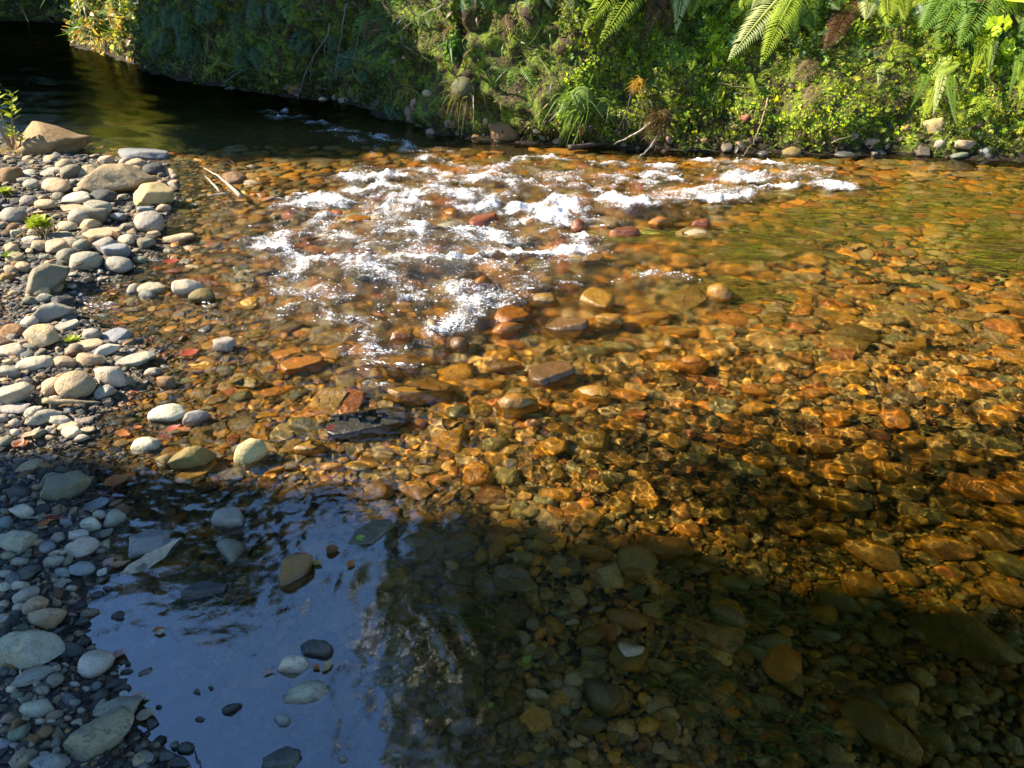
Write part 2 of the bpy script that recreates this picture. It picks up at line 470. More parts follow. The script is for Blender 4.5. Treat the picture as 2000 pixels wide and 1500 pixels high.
# ------------------------------------------------------------------ water
FOAM = [  # crest lines in plan (photo pixels of the water plane), half width px, strength
    ([(535, 388), (640, 382), (760, 374), (880, 358), (960, 342)], 8, .95), ([(815, 305), (930, 328), (985, 322), (955, 362)], 11, .75),
    ([(1000, 316), (1080, 312), (1150, 318)], 6, 1.0), ([(1180, 326), (1250, 318), (1310, 330)], 7, .8), ([(1350, 314), (1500, 318), (1640, 330)], 7, .85),
    ([(900, 330), (1000, 345), (1100, 335)], 9, .6), ([(990, 372), (1100, 368), (1200, 374), (1370, 348)], 9, .85), ([(1180, 392), (1400, 388), (1560, 366), (1650, 360)], 8, .9),
    ([(1005, 405), (1085, 402), (1075, 436), (1030, 438)], 17, 1.1), ([(730, 425), (850, 402), (1000, 396)], 15, .85), ([(940, 495), (1040, 484), (1130, 474), (1118, 452)], 11, 1.05),
    ([(515, 465), (580, 492)], 14, .7), ([(590, 442), (655, 415)], 9, .8), ([(700, 505), (765, 548)], 13, .8), ([(775, 592), (845, 582)], 11, .75),
    ([(860, 440), (960, 470), (980, 500)], 16, .62), ([(890, 622), (990, 582)], 11, .6), ([(690, 735), (810, 700)], 13, .55), ([(1080, 556), (1220, 545), (1390, 548)], 6, .6),
    ([(560, 560), (640, 590)], 11, .5), ([(640, 470), (760, 480), (850, 530)], 20, .45), ([(400, 560), (480, 600)], 12, .35), ([(160, 572), (230, 590)], 9, .45),
    ([(520, 218), (600, 240), (700, 258), (800, 282), (900, 300)], 7, .55), ([(640, 255), (760, 300)], 9, .4), ([(1150, 440), (1180, 430)], 6, .4), ([(660, 780), (720, 800)], 9, .35),
    ([(720, 345), (1000, 350), (1300, 345), (1580, 345)], 27, 0.73), ([(600, 395), (900, 385), (1150, 405), (1400, 375)], 27, 0.76), ([(540, 455), (800, 450), (1120, 460)], 34, 0.70), ([(560, 520), (820, 510), (1080, 505)], 34, 0.68), ([(640, 580), (850, 570), (1040, 560)], 29, 0.60), ([(820, 630), (980, 610)], 25, 0.60), ([(700, 690), (830, 680)], 25, 0.58),
    ([(560, 610), (640, 640), (760, 640)], 18, .45), ([(470, 470), (620, 440)], 20, .5), ([(720, 620), (760, 690), (800, 730)], 16, .5),
    ([(540, 225), (560, 218)], 5, .8), ([(1560, 335), (1640, 345)], 9, .5), ([(1900, 372), (1935, 376)], 3, .5), ([(1040, 600), (1000, 560)], 12, .45), ([(1100, 360), (1330, 372)], 12, .5),
]
def foam_of(X, Y):
    X, Y = X + .22 * fbm(X * 1.9, Y * 2.6, 41, 3), Y + .26 * fbm(X * 1.7 + 8, Y * 2.2, 43, 3)
    px, py = to_px(X, Y, 0 * X)
    f = np.zeros(X.shape)
    for pts, w, s in FOAM:
        wp = [G(x, y)[:2] for x, y in pts]
        d = seg_dist(X, Y, wp)
        yy = np.mean([p[1] for p in wp]); dist = math.hypot(yy, CAM_H)
        ww = w * dist / FPX * 2.6
        f = np.maximum(f, s * np.exp(-(d / ww) ** 2))
    br_ = fbm(X * 3.2, Y * 5.5, 12, 4); f = f * np.clip(.78 + 1.5 * br_, .08, 1.3)
    # loose foam speckle over the riffle, standing in for sun sparkle
    c = G(830, 480); 
    f = np.maximum(f, .34 * np.exp(-((X - c[0]) / 1.35) ** 2 - ((Y - c[1]) / 1.3) ** 2))
    return f
X, Y = fan(860, 960, .30, 26, .9)
f = foam_of(X, Y)
ds = seg_dist(X, Y, SHORE)
c = G(900, 450)
riff = np.exp(-((X - c[0] - .1) / 1.8) ** 2 - ((Y - c[1]) / 1.5) ** 2)
near = sstep(2.35, 1.5, Y)                                   # the glassy foreground
mid = (1 - near) * (1 - riff)
wx = X + .25 * fbm(X * .8, Y * .8, 5, 2); wy = Y + .25 * fbm(X * .8 + 9, Y * .8, 6, 2)
ca, sa = math.cos(R(-24)), math.sin(R(-24))
A = wx * ca + wy * sa; B = -wx * sa + wy * ca
def band(L, st, seed, q=1.0):
    return perlin(A / L * q, B / L, seed) * st * L * .5
z = np.zeros(X.shape)
amp_mid = (.10 + .9 * (1 - near)) 
pool = sstep(6.0, 8.0, Y)
calm_l = near * sstep(-.2, -.9, X)
z += band(.55, .045, 1.5, .6) * (.12 + .88 * (1 - near))
z += pool * (band(.16, .16, 21.5, .35) + band(.34, .10, 22.5, .35))
z += band(.24, .075, 2.5, .6) * amp_mid * (1 + .9 * pool)
z += band(.10, .10, 3.5, .55) * amp_mid * (1 + .8 * pool)
z += band(.052, .24, 4.5, .5) * (.04 + .96 * (1 - near)) * sstep(7.5, 5.5, Y)
z += band(.030, .34, 5.5, .7) * (.02 + .9 * (1 - near)) * sstep(5, 3.5, Y)
# slow broken swells on the still pool
sw = near * np.exp(-((X + .35) / .45) ** 2)
q_ = X * 1.0 + Y * .25 + .16 * fbm(X * 2.6, Y * 2.6, 1, 3)
z += .0010 * np.sin(q_ * 6.28 / .12) * sw * np.clip(.2 + 2 * fbm(X * 4, Y * 3, 4, 2), 0, 1.4) + .0016 * fbm(X * 9, Y * 5, 14, 3) * near * sstep(-1.1, -.2, X)
z += .0009 * fbm(X * 11, Y * 13, 19, 3) * near * sstep(.6, -.2, X)
z += .0026 * fbm(X * 16, Y * 22, 15, 3) * np.exp(-((Y - 1.95) / .28) ** 2) * sstep(.4, -.3, X)
# the riffle
z += band(.019, .30, 6.5, .8) * (1 - near) * sstep(3.6, 2.8, Y)
z += riff * (band(.50, .42, 7.5, .40) + band(.21, .6, 8.5, .45) + band(.09, .6, 9.5, .6) + band(.045, .6, 10.5, .8))
z += f * (.022 + .06 * fbm(X * 8, Y * 13, 2, 4) + .016 * perlin(X * 45, Y * 55, 3))
z = np.where(inside(X, Y, LAND), z * sstep(.15, 0, ds), z)
depth = np.maximum(0, -ground_z(X, Y))
inb = inside(X, Y, BPOLY)
depth = np.where(inb, .3, depth)
rough = .015 + .025 * mid + .07 * pool + riff * riff * (.7 + 1.8 * np.clip(fbm(X * 2.5, Y * 4, 3, 3) + .2, 0, 1)) + f * 1.4
me = mk_mesh('river_water', np.stack([X, Y, z], -1).reshape(-1, 3), grid_faces(*X.shape), M_WATER)
add_attr(me, 'depth', np.clip(depth, 0, 1)); add_attr(me, 'foam', f); add_attr(me, 'rough', rough); add_attr(me, 'sheen', .025 + .05 * riff + .115 * sstep(2.15, 1.6, Y) * sstep(.35, -.25, X + .1 * fbm(X * 3, Y * 3, 1, 2)))
water = link('water', me)
water.cycles.is_caustics_caster = True
tag(water, 'clear shallow river water breaking into a riffle', kind='structure')
WZ = (X, Y, z)

# ------------------------------------------------------------------ rock shapes
def ico(sub):
    bm = bmesh.new(); bmesh.ops.create_icosphere(bm, subdivisions=sub, radius=1.0)
    V = np.array([v.co[:] for v in bm.verts]); F = np.array([[v.index for v in f.verts] for f in bm.faces]); bm.free()
    return V, F
ICO = {s: ico(s) for s in (1, 2, 3, 4)}
def rock_shape(kind, seed, sub):
    r = np.random.default_rng(seed)
    V, F = ICO[sub]; V = V.copy()
    s = seed * 3.1
    V *= (1 + .22 * fbm(V[:, 0] * .8 + s, V[:, 1] * .8, V[:, 2] * .8, 2))[:, None]
    ncut = {'r': 8, 'a': 14, 'f': 10, 't': 8}[kind]
    soft = {'r': .25, 'a': .08, 'f': .12, 't': .12}[kind]
    for k in range(ncut):
        n = r.normal(size=3); n[2] *= .6; n /= np.linalg.norm(n)
        d = r.uniform(.48, .82) if kind != 'r' else r.uniform(.66, .92)
        if kind == 't' and k < 3:
            a = k * 2.094 + .3; n = np.array([math.cos(a), math.sin(a), 0.1]); d = .5
        h = V @ n - d
        V -= np.outer(np.maximum(h, 0) * (1 - soft), n)
    if kind == 'f':
        V[:, 2] = np.clip(V[:, 2], -.5, .5 + .1 * V[:, 0]) * 1.7
    V += V * (.075 * fbm(V[:, 0] * 3 + s, V[:, 1] * 3, V[:, 2] * 3, 3))[:, None]
    if sub >= 3: V += V * ((.022 if kind != 'r' else .012) * fbm(V[:, 0] * 11 + s, V[:, 1] * 11, V[:, 2] * 11, 2))[:, None]
    mn, mx = V.min(0), V.max(0)
    V = (V - (mn + mx) / 2) / ((mx - mn) / 2)
    return V, F
ROCKS = {}
def rock_mesh(kind, k, sub):
    key = (kind, k, sub)
    if key not in ROCKS:
        V, F = rock_shape(kind, 11 + k * 7 + {'r': 0, 'a': 100, 'f': 200, 't': 300}[kind], sub)
        ROCKS[key] = mk_mesh('stone_' + kind, V, F, M_STONE)
    return ROCKS[key]

PAL = {  # albedo, word
 'T': ((.44, .31, .17), 'tan'), 'C': ((.50, .42, .29), 'cream'), 'G': ((.32, .285, .21), 'grey'), 'B': ((.22, .225, .21), 'blue-grey'), 'O': ((.23, .20, .125), 'olive-grey'),
 'N': ((.28, .15, .05), 'rusty brown'), 'D': ((.075, .072, .06), 'dark'), 'P': ((.34, .19, .14), 'pinkish'), 'R': ((.33, .11, .05), 'red'), 'Y': ((.50, .36, .16), 'yellow-tan'),
 'A': ((.48, .26, .035), 'amber'), 'F': ((.46, .19, .025), 'orange'), 'L': ((.20, .14, .035), 'olive-brown'), 'V': ((.16, .18, .11), 'grey-green'), 'U': ((.22, .125, .045), 'brown')}
# ------------------------------------------------------------------ stones named one by one: centre x, y, width, height in the photo, lean, colour, shape
SHORE_ROCKS = """
225 352 122 58 0 T r;300 381 76 44 0 Y r;290 434 56 38 0 G r;92 545 86 56 -15 O a;100 612 78 40 -5 G a;82 662 60 44 0 T a;150 753 68 60 0 T r;92 1208 68 44 -10 T r
58 1265 120 78 5 G r;187 1296 64 56 -30 C r;230 1386 84 46 -15 G r;198 1435 124 84 -28 O r;130 955 90 60 -10 O a;292 1064 76 52 -25 B r;30 1058 78 46 0 G a;328 813 74 32 -5 C a
288 303 100 28 3 B f;20 345 46 50 0 N a;243 317 26 24 0 G r;268 322 40 22 0 T r;262 334 30 18 0 T r;302 332 40 24 0 D r;240 362 28 24 0 C a;137 337 38 42 0 O r
100 337 44 22 0 G f;178 335 38 24 0 T a;125 322 26 18 0 T r;110 363 62 26 10 T r;55 342 34 18 0 C a;60 360 32 18 0 G r;24 420 46 30 0 G r;88 400 46 20 0 T r
55 393 30 20 0 G r;150 390 58 24 0 C a;200 386 48 28 0 D a;145 409 60 22 0 T f;195 407 52 30 25 G a;155 424 42 30 0 G r;190 422 46 32 20 O r;230 425 34 18 0 B a
290 411 38 24 0 B r;320 407 26 16 0 T a;177 440 34 24 0 T r;195 457 84 26 0 T f;130 443 36 18 0 C a;62 470 36 18 0 C r;115 462 44 22 -15 O f;105 483 48 26 0 T r
78 481 26 26 0 T r;157 481 36 26 0 O r;210 481 54 34 0 G r;228 493 60 32 8 B a;130 499 36 30 0 O r;165 510 60 36 0 G r;232 518 54 30 5 G r;350 465 60 18 -5 T f
250 467 30 34 0 C t;285 475 34 22 0 O a;80 569 38 24 0 T r;45 522 34 20 5 T r;12 541 26 18 0 N r;22 528 26 18 0 T r;58 588 30 18 0 O r;86 583 32 20 0 G a
265 567 28 24 0 G a;300 566 54 24 0 C f;290 578 32 20 0 B r;367 565 56 30 -10 C a;395 583 50 24 -5 L r;58 630 30 22 0 C r;30 648 46 30 0 N a;22 683 54 30 0 C f
130 637 50 24 -10 G f;178 655 38 28 0 G a;222 661 62 26 -5 B a;175 675 50 24 -5 T f;207 685 54 24 -10 C r;143 684 26 26 0 O r;440 677 42 30 0 G r;260 705 82 30 -8 G f
175 703 56 28 5 T r;125 708 48 26 0 T r;67 711 66 26 -15 C r;15 726 52 28 5 G r;215 735 62 40 0 C a;247 746 34 22 0 O r;325 747 40 26 0 U r;300 727 34 18 0 C a
104 755 46 40 0 T r;32 771 68 40 -10 G a;207 766 34 48 0 G r;28 797 60 24 0 G f;87 815 68 30 -10 G a;65 804 36 20 -15 C r;110 783 28 22 0 C r;117 822 36 18 0 C a
165 821 34 18 -10 G f;135 832 42 18 0 T f;137 846 40 24 0 C a;167 841 38 16 -5 T f;160 856 30 16 0 C r;75 846 24 22 0 O a;30 826 26 18 0 G r;8 815 22 20 0 G r
10 862 26 30 0 O r;30 845 22 16 0 C r;385 820 50 22 -12 G r;285 873 54 26 0 C r;488 891 66 50 -35 Y r;377 899 84 46 -20 L r;325 904 38 30 0 L a;55 913 54 28 -20 T f
90 912 30 20 0 N a;100 935 42 26 -20 O a;45 900 36 12 0 G f;90 895 46 10 0 G f;36 962 44 30 0 D a;42 1001 40 30 0 C a;180 989 62 16 -25 B f;195 1006 26 20 0 C r
222 1012 44 36 -20 G a;177 1024 36 26 0 C r;155 1047 38 24 0 C a;200 1044 42 16 -20 G f;205 1062 28 22 0 C t;75 1060 24 20 0 T r;93 1068 28 28 0 B r;157 1073 66 32 -15 C a
105 1096 42 24 -5 G r;38 1097 30 20 0 G a;58 1112 36 20 0 D a;158 1112 54 32 0 B r;128 1020 26 16 0 B r;10 1020 26 26 0 B a;12 1000 20 14 0 O r;15 1085 30 18 0 O r
120 1118 30 20 0 B r;10 1120 26 18 0 G r;447 1021 60 40 -10 G a;460 1080 58 58 -20 O t;578 1118 80 58 -35 U a;40 1143 36 22 0 C r;8 1146 24 22 0 C r;52 1163 46 30 -35 G r
40 1186 28 20 0 C r;70 1185 46 36 -40 T a;8 1180 20 18 0 G r;8 1208 26 24 0 G r;28 1211 22 20 0 V r;140 1149 22 16 0 G a;142 1177 24 16 0 O a;110 1178 22 16 0 O a
175 1198 32 18 -20 O r;160 1217 28 18 -15 D r;64 1233 26 12 0 R a;40 1226 36 12 0 V f;142 1272 56 38 0 D a;63 1319 72 16 -25 G r;108 1306 22 18 0 C a;128 1300 16 12 0 C a
107 1328 32 34 -35 O a;83 1349 26 22 0 G r;35 1358 26 18 0 V r;20 1345 18 16 0 C r;52 1367 34 14 -10 C f;72 1384 60 28 -15 C a;14 1402 30 18 -15 P a;190 1340 20 22 0 B r
145 1373 24 16 0 G a;197 1369 18 16 0 D r;190 1412 32 24 0 N a;152 1410 26 16 0 C t;100 1410 18 12 0 C r;40 1432 44 36 -35 V a;86 1434 42 22 -20 N a;10 1453 24 24 0 B a
112 1450 20 38 0 G r;46 1482 50 44 -25 O a;98 1492 66 44 0 B a;92 1456 26 20 0 O r;88 1475 22 16 0 C r;271 1484 30 32 0 T a;284 1454 20 20 0 O r;343 1454 18 18 0 G r
225 1315 16 12 0 G r;10 1310 22 22 0 D a;20 1330 20 16 0 D r;60 1292 24 20 0 D a;330 1478 34 26 0 D r;362 1462 30 24 0 D a;352 1488 40 24 0 D f;240 1430 22 18 0 O r
575 1306 60 38 -5 C r;622 1276 62 30 0 D f;596 1360 90 22 -14 G r;552 1412 34 28 0 B r;550 1488 74 28 -12 D a;455 1384 40 22 -25 D a;387 1357 14 12 0 D r;400 1163 80 42 -5 D f
232 1205 24 14 -30 D a;190 1162 26 14 -20 D f;210 1150 18 10 0 D r;232 1210 20 12 0 D a;245 1295 20 16 0 D r;250 1313 20 10 -10 D r;285 1315 26 12 -25 V f;228 1335 40 16 -35 D r
240 1345 28 16 -15 D r;310 1384 16 8 0 D r;390 1408 18 12 0 D a;295 1415 24 24 0 D t;415 1350 12 10 0 D r;775 1478 20 12 0 G a;778 1480 26 20 0 G a;670 1490 20 16 0 G r
""".replace('\n', ';')
SUB_ROCKS = """
1010 795 82 58 -5 A r;1170 592 58 44 -32 A f;1405 575 48 40 0 A r;1350 711 68 54 -5 F r;880 856 64 68 10 A t;935 934 62 56 10 F r;785 664 54 44 -10 F a;1005 622 108 34 -22 F f
820 766 130 40 -10 A f;722 832 160 24 -9 D f;1080 735 92 50 -12 U f;1105 643 86 44 5 U f;990 647 72 34 -10 F a;1060 592 60 30 0 A a;1188 632 60 40 25 A a;1260 622 104 44 -5 A a
1225 772 84 30 0 F a;1155 772 72 46 5 A r;1242 812 40 26 15 R a;810 829 48 40 20 F a;990 930 48 50 0 V r;1080 874 60 54 0 A r;1152 862 72 64 0 L r;1200 897 84 36 0 U f
700 911 66 26 -5 L f;735 962 66 54 0 N a;548 893 26 32 0 V r;600 878 64 32 -10 A f;895 676 46 40 -20 U a;845 638 30 44 0 Y r;590 712 84 40 -15 F f;640 662 70 30 -15 L f
560 690 60 26 -10 F f;830 920 60 28 0 L a;1092 968 70 40 0 A r;1255 965 84 54 25 A f;1212 985 44 50 0 L r;1372 958 48 36 20 U t;1605 872 92 62 15 U r;1775 862 70 50 0 A a
1640 938 32 22 20 R a;1618 918 64 26 10 F a;1770 925 66 50 10 U a;1778 958 66 40 10 L r;1915 956 122 54 22 F r;1978 955 70 66 15 F r;1978 1008 66 50 20 A r;1862 976 34 24 0 A r
1640 978 112 62 20 L r;1716 1012 36 34 -20 U a;1778 1016 60 42 25 L a;1845 1020 56 26 30 A r;1868 1000 44 34 10 U a;1850 1074 94 56 12 N r;1962 1106 84 62 20 V r;1925 1050 110 44 30 U r
1480 1004 36 46 10 L r;1645 722 104 44 -8 A f;1780 674 90 56 -10 A a;1768 610 40 46 0 U f;1690 564 74 32 0 N f;1870 590 46 42 0 A a;1890 617 70 28 0 O f;1940 605 60 30 0 A a
1840 640 56 20 0 U f;1950 690 60 28 -10 F a;1795 702 50 24 0 F a;1920 715 60 30 -10 A a;1900 745 110 30 15 F f;1985 700 80 48 15 A r;1810 770 60 22 0 A a;1835 800 34 24 0 F r
1950 812 66 44 10 A r;1885 820 40 22 15 A a;1745 820 60 60 30 F a;1690 800 60 30 15 A a;1470 800 70 40 -5 A a;1540 866 60 44 10 A r;1620 590 40 22 0 R a;1570 610 60 30 -20 F a
1405 480 80 26 0 F f;1430 528 90 32 0 N f;1510 430 50 24 0 F f;1670 455 40 24 0 V a;1870 435 30 26 0 F a;1240 400 60 20 0 F f;1290 432 44 20 0 F a;1370 440 40 18 0 R a
1160 510 50 18 -20 N f;1020 538 60 22 0 R f;940 560 50 34 -20 F r;945 430 60 24 -10 R f;1130 440 30 34 0 R a;1220 452 60 16 0 R f;1350 465 40 18 0 F a;1250 480 60 18 0 U f
870 480 44 22 0 N f;880 415 40 20 -10 F f;700 430 50 22 0 F f;610 520 60 24 0 L f;700 640 50 24 0 N a;500 650 60 24 -15 L f;420 640 50 22 -15 L f;380 720 50 20 -10 N f
480 740 60 22 -10 U f;540 765 70 30 -15 F f;420 780 44 24 0 A f;520 810 50 24 -10 A f;600 810 60 30 -10 F f;440 720 40 20 0 V f;370 625 36 20 0 A f;250 625 40 20 0 A f
320 610 40 18 0 N f;340 530 40 16 0 R a;380 520 44 22 0 T r;240 935 46 30 -20 A f;378 930 66 28 -20 A f;440 800 30 16 0 L f;250 860 44 16 -10 A f;190 868 40 14 0 U f
430 845 40 24 0 A f;470 832 44 26 0 Y f;550 850 40 24 0 V f;310 950 50 24 -20 U f;465 970 30 30 0 V r;650 1073 22 20 0 R r;725 1050 104 48 -22 O a;815 1068 66 74 0 L r
898 1062 66 54 -15 L r;940 1088 36 36 -30 L r;770 1060 30 26 -30 V r;738 1102 24 20 -30 U r;700 1090 26 18 0 V r;728 1115 50 22 -15 V r;740 1138 74 30 5 U r;784 1200 60 56 35 U a
680 1206 34 22 0 L a;820 1215 24 28 0 L a;1003 1130 80 66 10 B r;850 1392 46 40 30 V a;902 1420 60 44 -25 B r;858 1415 50 26 0 U a;640 1010 26 16 0 N r;780 1142 24 18 0 V r
1160 1080 70 44 10 U r;1300 1076 104 54 8 N r;1240 1124 50 40 0 U r;1430 1145 64 40 10 V a;1380 1098 50 30 0 L r;1155 1246 70 50 -20 L a;1222 1212 84 44 10 N r;1200 1230 30 40 0 B r
1392 1240 112 52 25 N r;1228 1284 72 60 0 Y a;1290 1303 54 38 20 V r;1205 1380 40 40 0 N a;1172 1356 84 80 35 D r;1150 1420 70 50 0 D r;1470 1275 54 28 20 V r;1415 1205 70 50 25 B a
1300 1384 60 30 50 T r;1345 1272 30 22 0 N r;1330 1325 50 34 0 V r;1340 1270 26 18 0 P r;1424 1346 28 26 0 A a;1420 1372 34 34 0 L a;1452 1383 18 18 0 N r;1124 1452 30 26 0 C a
1155 1476 26 30 0 P r;1316 1470 28 22 0 B a;1040 1333 28 28 0 N r;984 1285 30 22 -15 R r;970 1302 16 12 0 R a;900 1338 16 10 0 R r;874 1337 12 12 0 N r;975 1355 24 26 0 U a
1088 1355 24 24 0 L r;1100 1388 32 30 20 V r;1040 1220 28 36 0 V r;1097 1200 34 28 0 V r;1118 1192 22 20 0 P r;1165 1193 30 22 0 B a;1655 1390 50 62 25 R a;1657 1340 20 24 0 A r
1760 1360 60 70 50 T a;1720 1430 150 70 42 U r;1885 1250 190 80 38 L r;1760 1130 70 44 15 N r;1680 1150 80 70 35 N r;1640 1180 100 50 20 L r;1840 1190 60 40 30 L r;1960 1160 90 60 30 U r
1970 1240 26 22 0 N r;1700 1185 44 40 0 V r;1610 1245 50 34 10 B a;1790 1240 30 34 0 B r;1550 1345 34 60 -30 U r;1580 1335 46 26 10 V a;1605 1385 30 16 20 B r;1640 1295 40 18 20 V a
1690 1302 30 24 30 V a;1580 1130 30 24 0 V r;1530 1208 24 20 30 U r;1560 1213 20 20 0 N r;1925 1490 24 18 0 A r;1595 1483 14 10 0 P r;1475 1140 34 30 0 V r;1500 1190 60 30 35 V r
1545 1040 60 36 20 U r;1620 1045 90 50 20 L a;1700 1090 110 70 25 U r;1440 1060 40 36 15 L a;1560 990 40 22 0 Y r;1330 1000 40 44 -10 N r;1400 1010 60 30 0 L a;1040 830 40 26 0 P r
870 900 26 18 0 R r;1100 800 50 40 20 A r;1140 808 46 30 -25 Y r;1320 830 50 40 0 L r;1340 790 60 20 0 F a;1280 690 60 30 0 A a;1230 670 50 24 0 P r;1330 650 70 30 0 A a
1450 620 60 30 0 A a;1480 660 44 40 10 Y a;1560 700 60 30 10 N a;1410 690 30 40 0 Y r;1520 740 50 30 -20 F a;1590 770 60 34 0 F a;1660 850 60 30 10 Y r;1480 905 60 40 15 A r
1700 890 60 44 0 A r;1830 870 60 50 0 Y r;1890 900 70 36 10 A a;1960 890 60 40 10 A a;1500 980 40 26 0 A r;1430 870 50 30 0 F a;1420 900 40 24 0 V r;1350 900 60 36 10 V a
""".replace('\n', ';')
def parse(s):
    out = []
    for r_ in s.split(';'):
        q = r_.split()
        if len(q) == 7: out.append([float(a) for a in q[:5]] + q[5:])
    return out
SR, WR = parse(SHORE_ROCKS), parse(SUB_ROCKS)

LANDMARKS = [  # short name, photo pixel
 ('tan boulder with sprigs', 85, 283), ('flat blue-grey rock', 288, 303), ('humped tan stone', 225, 352), ('yellow-tan dome stone', 300, 381), ('forked driftwood', 435, 352),
 ('round grey edge stone', 290, 434), ('yellow-green weed tuft', 85, 440), ('big olive split stone', 92, 545), ('pale wedge stone', 100, 612), ('square tan stone', 82, 662),
 ('upright tan cobble', 150, 753), ('lone stone in the shallows', 440, 677), ('cream crusted stone', 328, 813), ('small grey bean stone', 285, 873), ('yellow domed stone', 488, 891), ('dark pitted stone', 130, 955),
 ('orange-red leaf', 108, 1012), ('blue-grey egg stone', 292, 1064), ('curled cream leaf', 300, 1090), ('squarish grey islet', 447, 1021), ('pointed olive islet', 460, 1080), ('ridged brown rock', 578, 1118),
 ('mud-topped flat rock', 400, 1163), ('big grey bean stone', 58, 1265), ('pale oval stone', 187, 1296), ('large crescent stone', 198, 1435), ('knobbly pale islet', 575, 1306), ('long grey islet', 596, 1360),
 ('mossy wet rock', 725, 1050), ('broad olive cobble', 815, 1068), ('dark overhanging slab', 722, 832), ('triangular amber stone', 880, 856), ('round orange cobble', 935, 934), ('amber emerging cobble', 1010, 795),
 ('shiny yellow slab', 1170, 592), ('wet amber knob', 1405, 575), ('orange block', 1350, 711), ('brown flat slab', 1080, 735), ('small red stone', 1242, 812), ('red-orange riffle stone', 785, 664),
 ('striped brown cobble', 1605, 872), ('long orange boulder', 1915, 956), ('rusty oval boulder', 1850, 1074), ('bright green weed', 1970, 480), ('red lump', 1655, 1390), ('gold fleck leaf', 1424, 1346),
 ('speckled golden stone', 1228, 1284), ('brown leaf pair', 1770, 1275), ('blue-grey sunken cobble', 1003, 1130), ('long brown sunken slab', 1885, 1250), ('wide amber slab', 1645, 722), ('bright foam tongue', 1040, 420), ('pink pebble', 1155, 1476)]
used = {}
EMERGE = {(1010, 795): .34, (1170, 592): .5, (1405, 575): .5, (722, 832): .3, (820, 766): .3, (1005, 622): .6, (725, 1050): .16, (1228, 1284): .16, (815, 1068): .10, (990, 647): .45, (1060, 592): .45,
          (1105, 643): .4, (1188, 632): .35, (895, 676): .4, (1080, 735): .3, (1155, 772): .15, (785, 664): .35, (940, 560): .45, (1350, 711): .12, (600, 878): .2, (945, 430): .4, (700, 430): .3, (880, 415): .3, (845, 638): .4, (1160, 510): .35, (1290, 432): .35,
          (1240, 400): .3, (1130, 440): .35, (870, 480): .35, (1220, 452): .3, (590, 712): .2, (1370, 440): .35}
def place_label(size, colw, shp, px, py, noun):
    dl = sorted((math.hypot((px - x), (py - y) * 1.3), nm, x, y) for nm, x, y in LANDMARKS)
    d0 = dl[0]
    if d0[0] < 2:
        return None
    def rel(nm, x, y):
        dx, dy = px - x, (py - y) * 1.25
        far = math.hypot(dx, dy) > 75
        if abs(dx) > 2.2 * abs(dy): w = 'right of' if dx > 0 else 'left of'
        elif abs(dy) > 2.2 * abs(dx): w = 'in front of' if dy > 0 else 'behind'
        else: w = ('in front and ' if dy > 0 else 'behind and ') + ('right of' if dx > 0 else 'left of')
        return ('just ' if not far else '') + w + ' the ' + nm
    head = f'{size} {colw} {shp} {noun}'.replace('  ', ' ')
    cands = [f'{head} {rel(*d0[1:])}', f'{head} {rel(*dl[1][1:])}', f'{head} between the {d0[1]} and the {dl[1][1]}', f'{head} {rel(*dl[2][1:])}']
    for c_ in cands:
        if c_ not in used and len(c_.split()) <= 16: used[c_] = 1; return c_
    for w in ('second', 'third', 'fourth', 'fifth', 'sixth', 'seventh'):
        c_ = f'{w} {cands[0]}'
        if c_ not in used and len(c_.split()) <= 16: used[c_] = 1; return c_
    return cands[0]
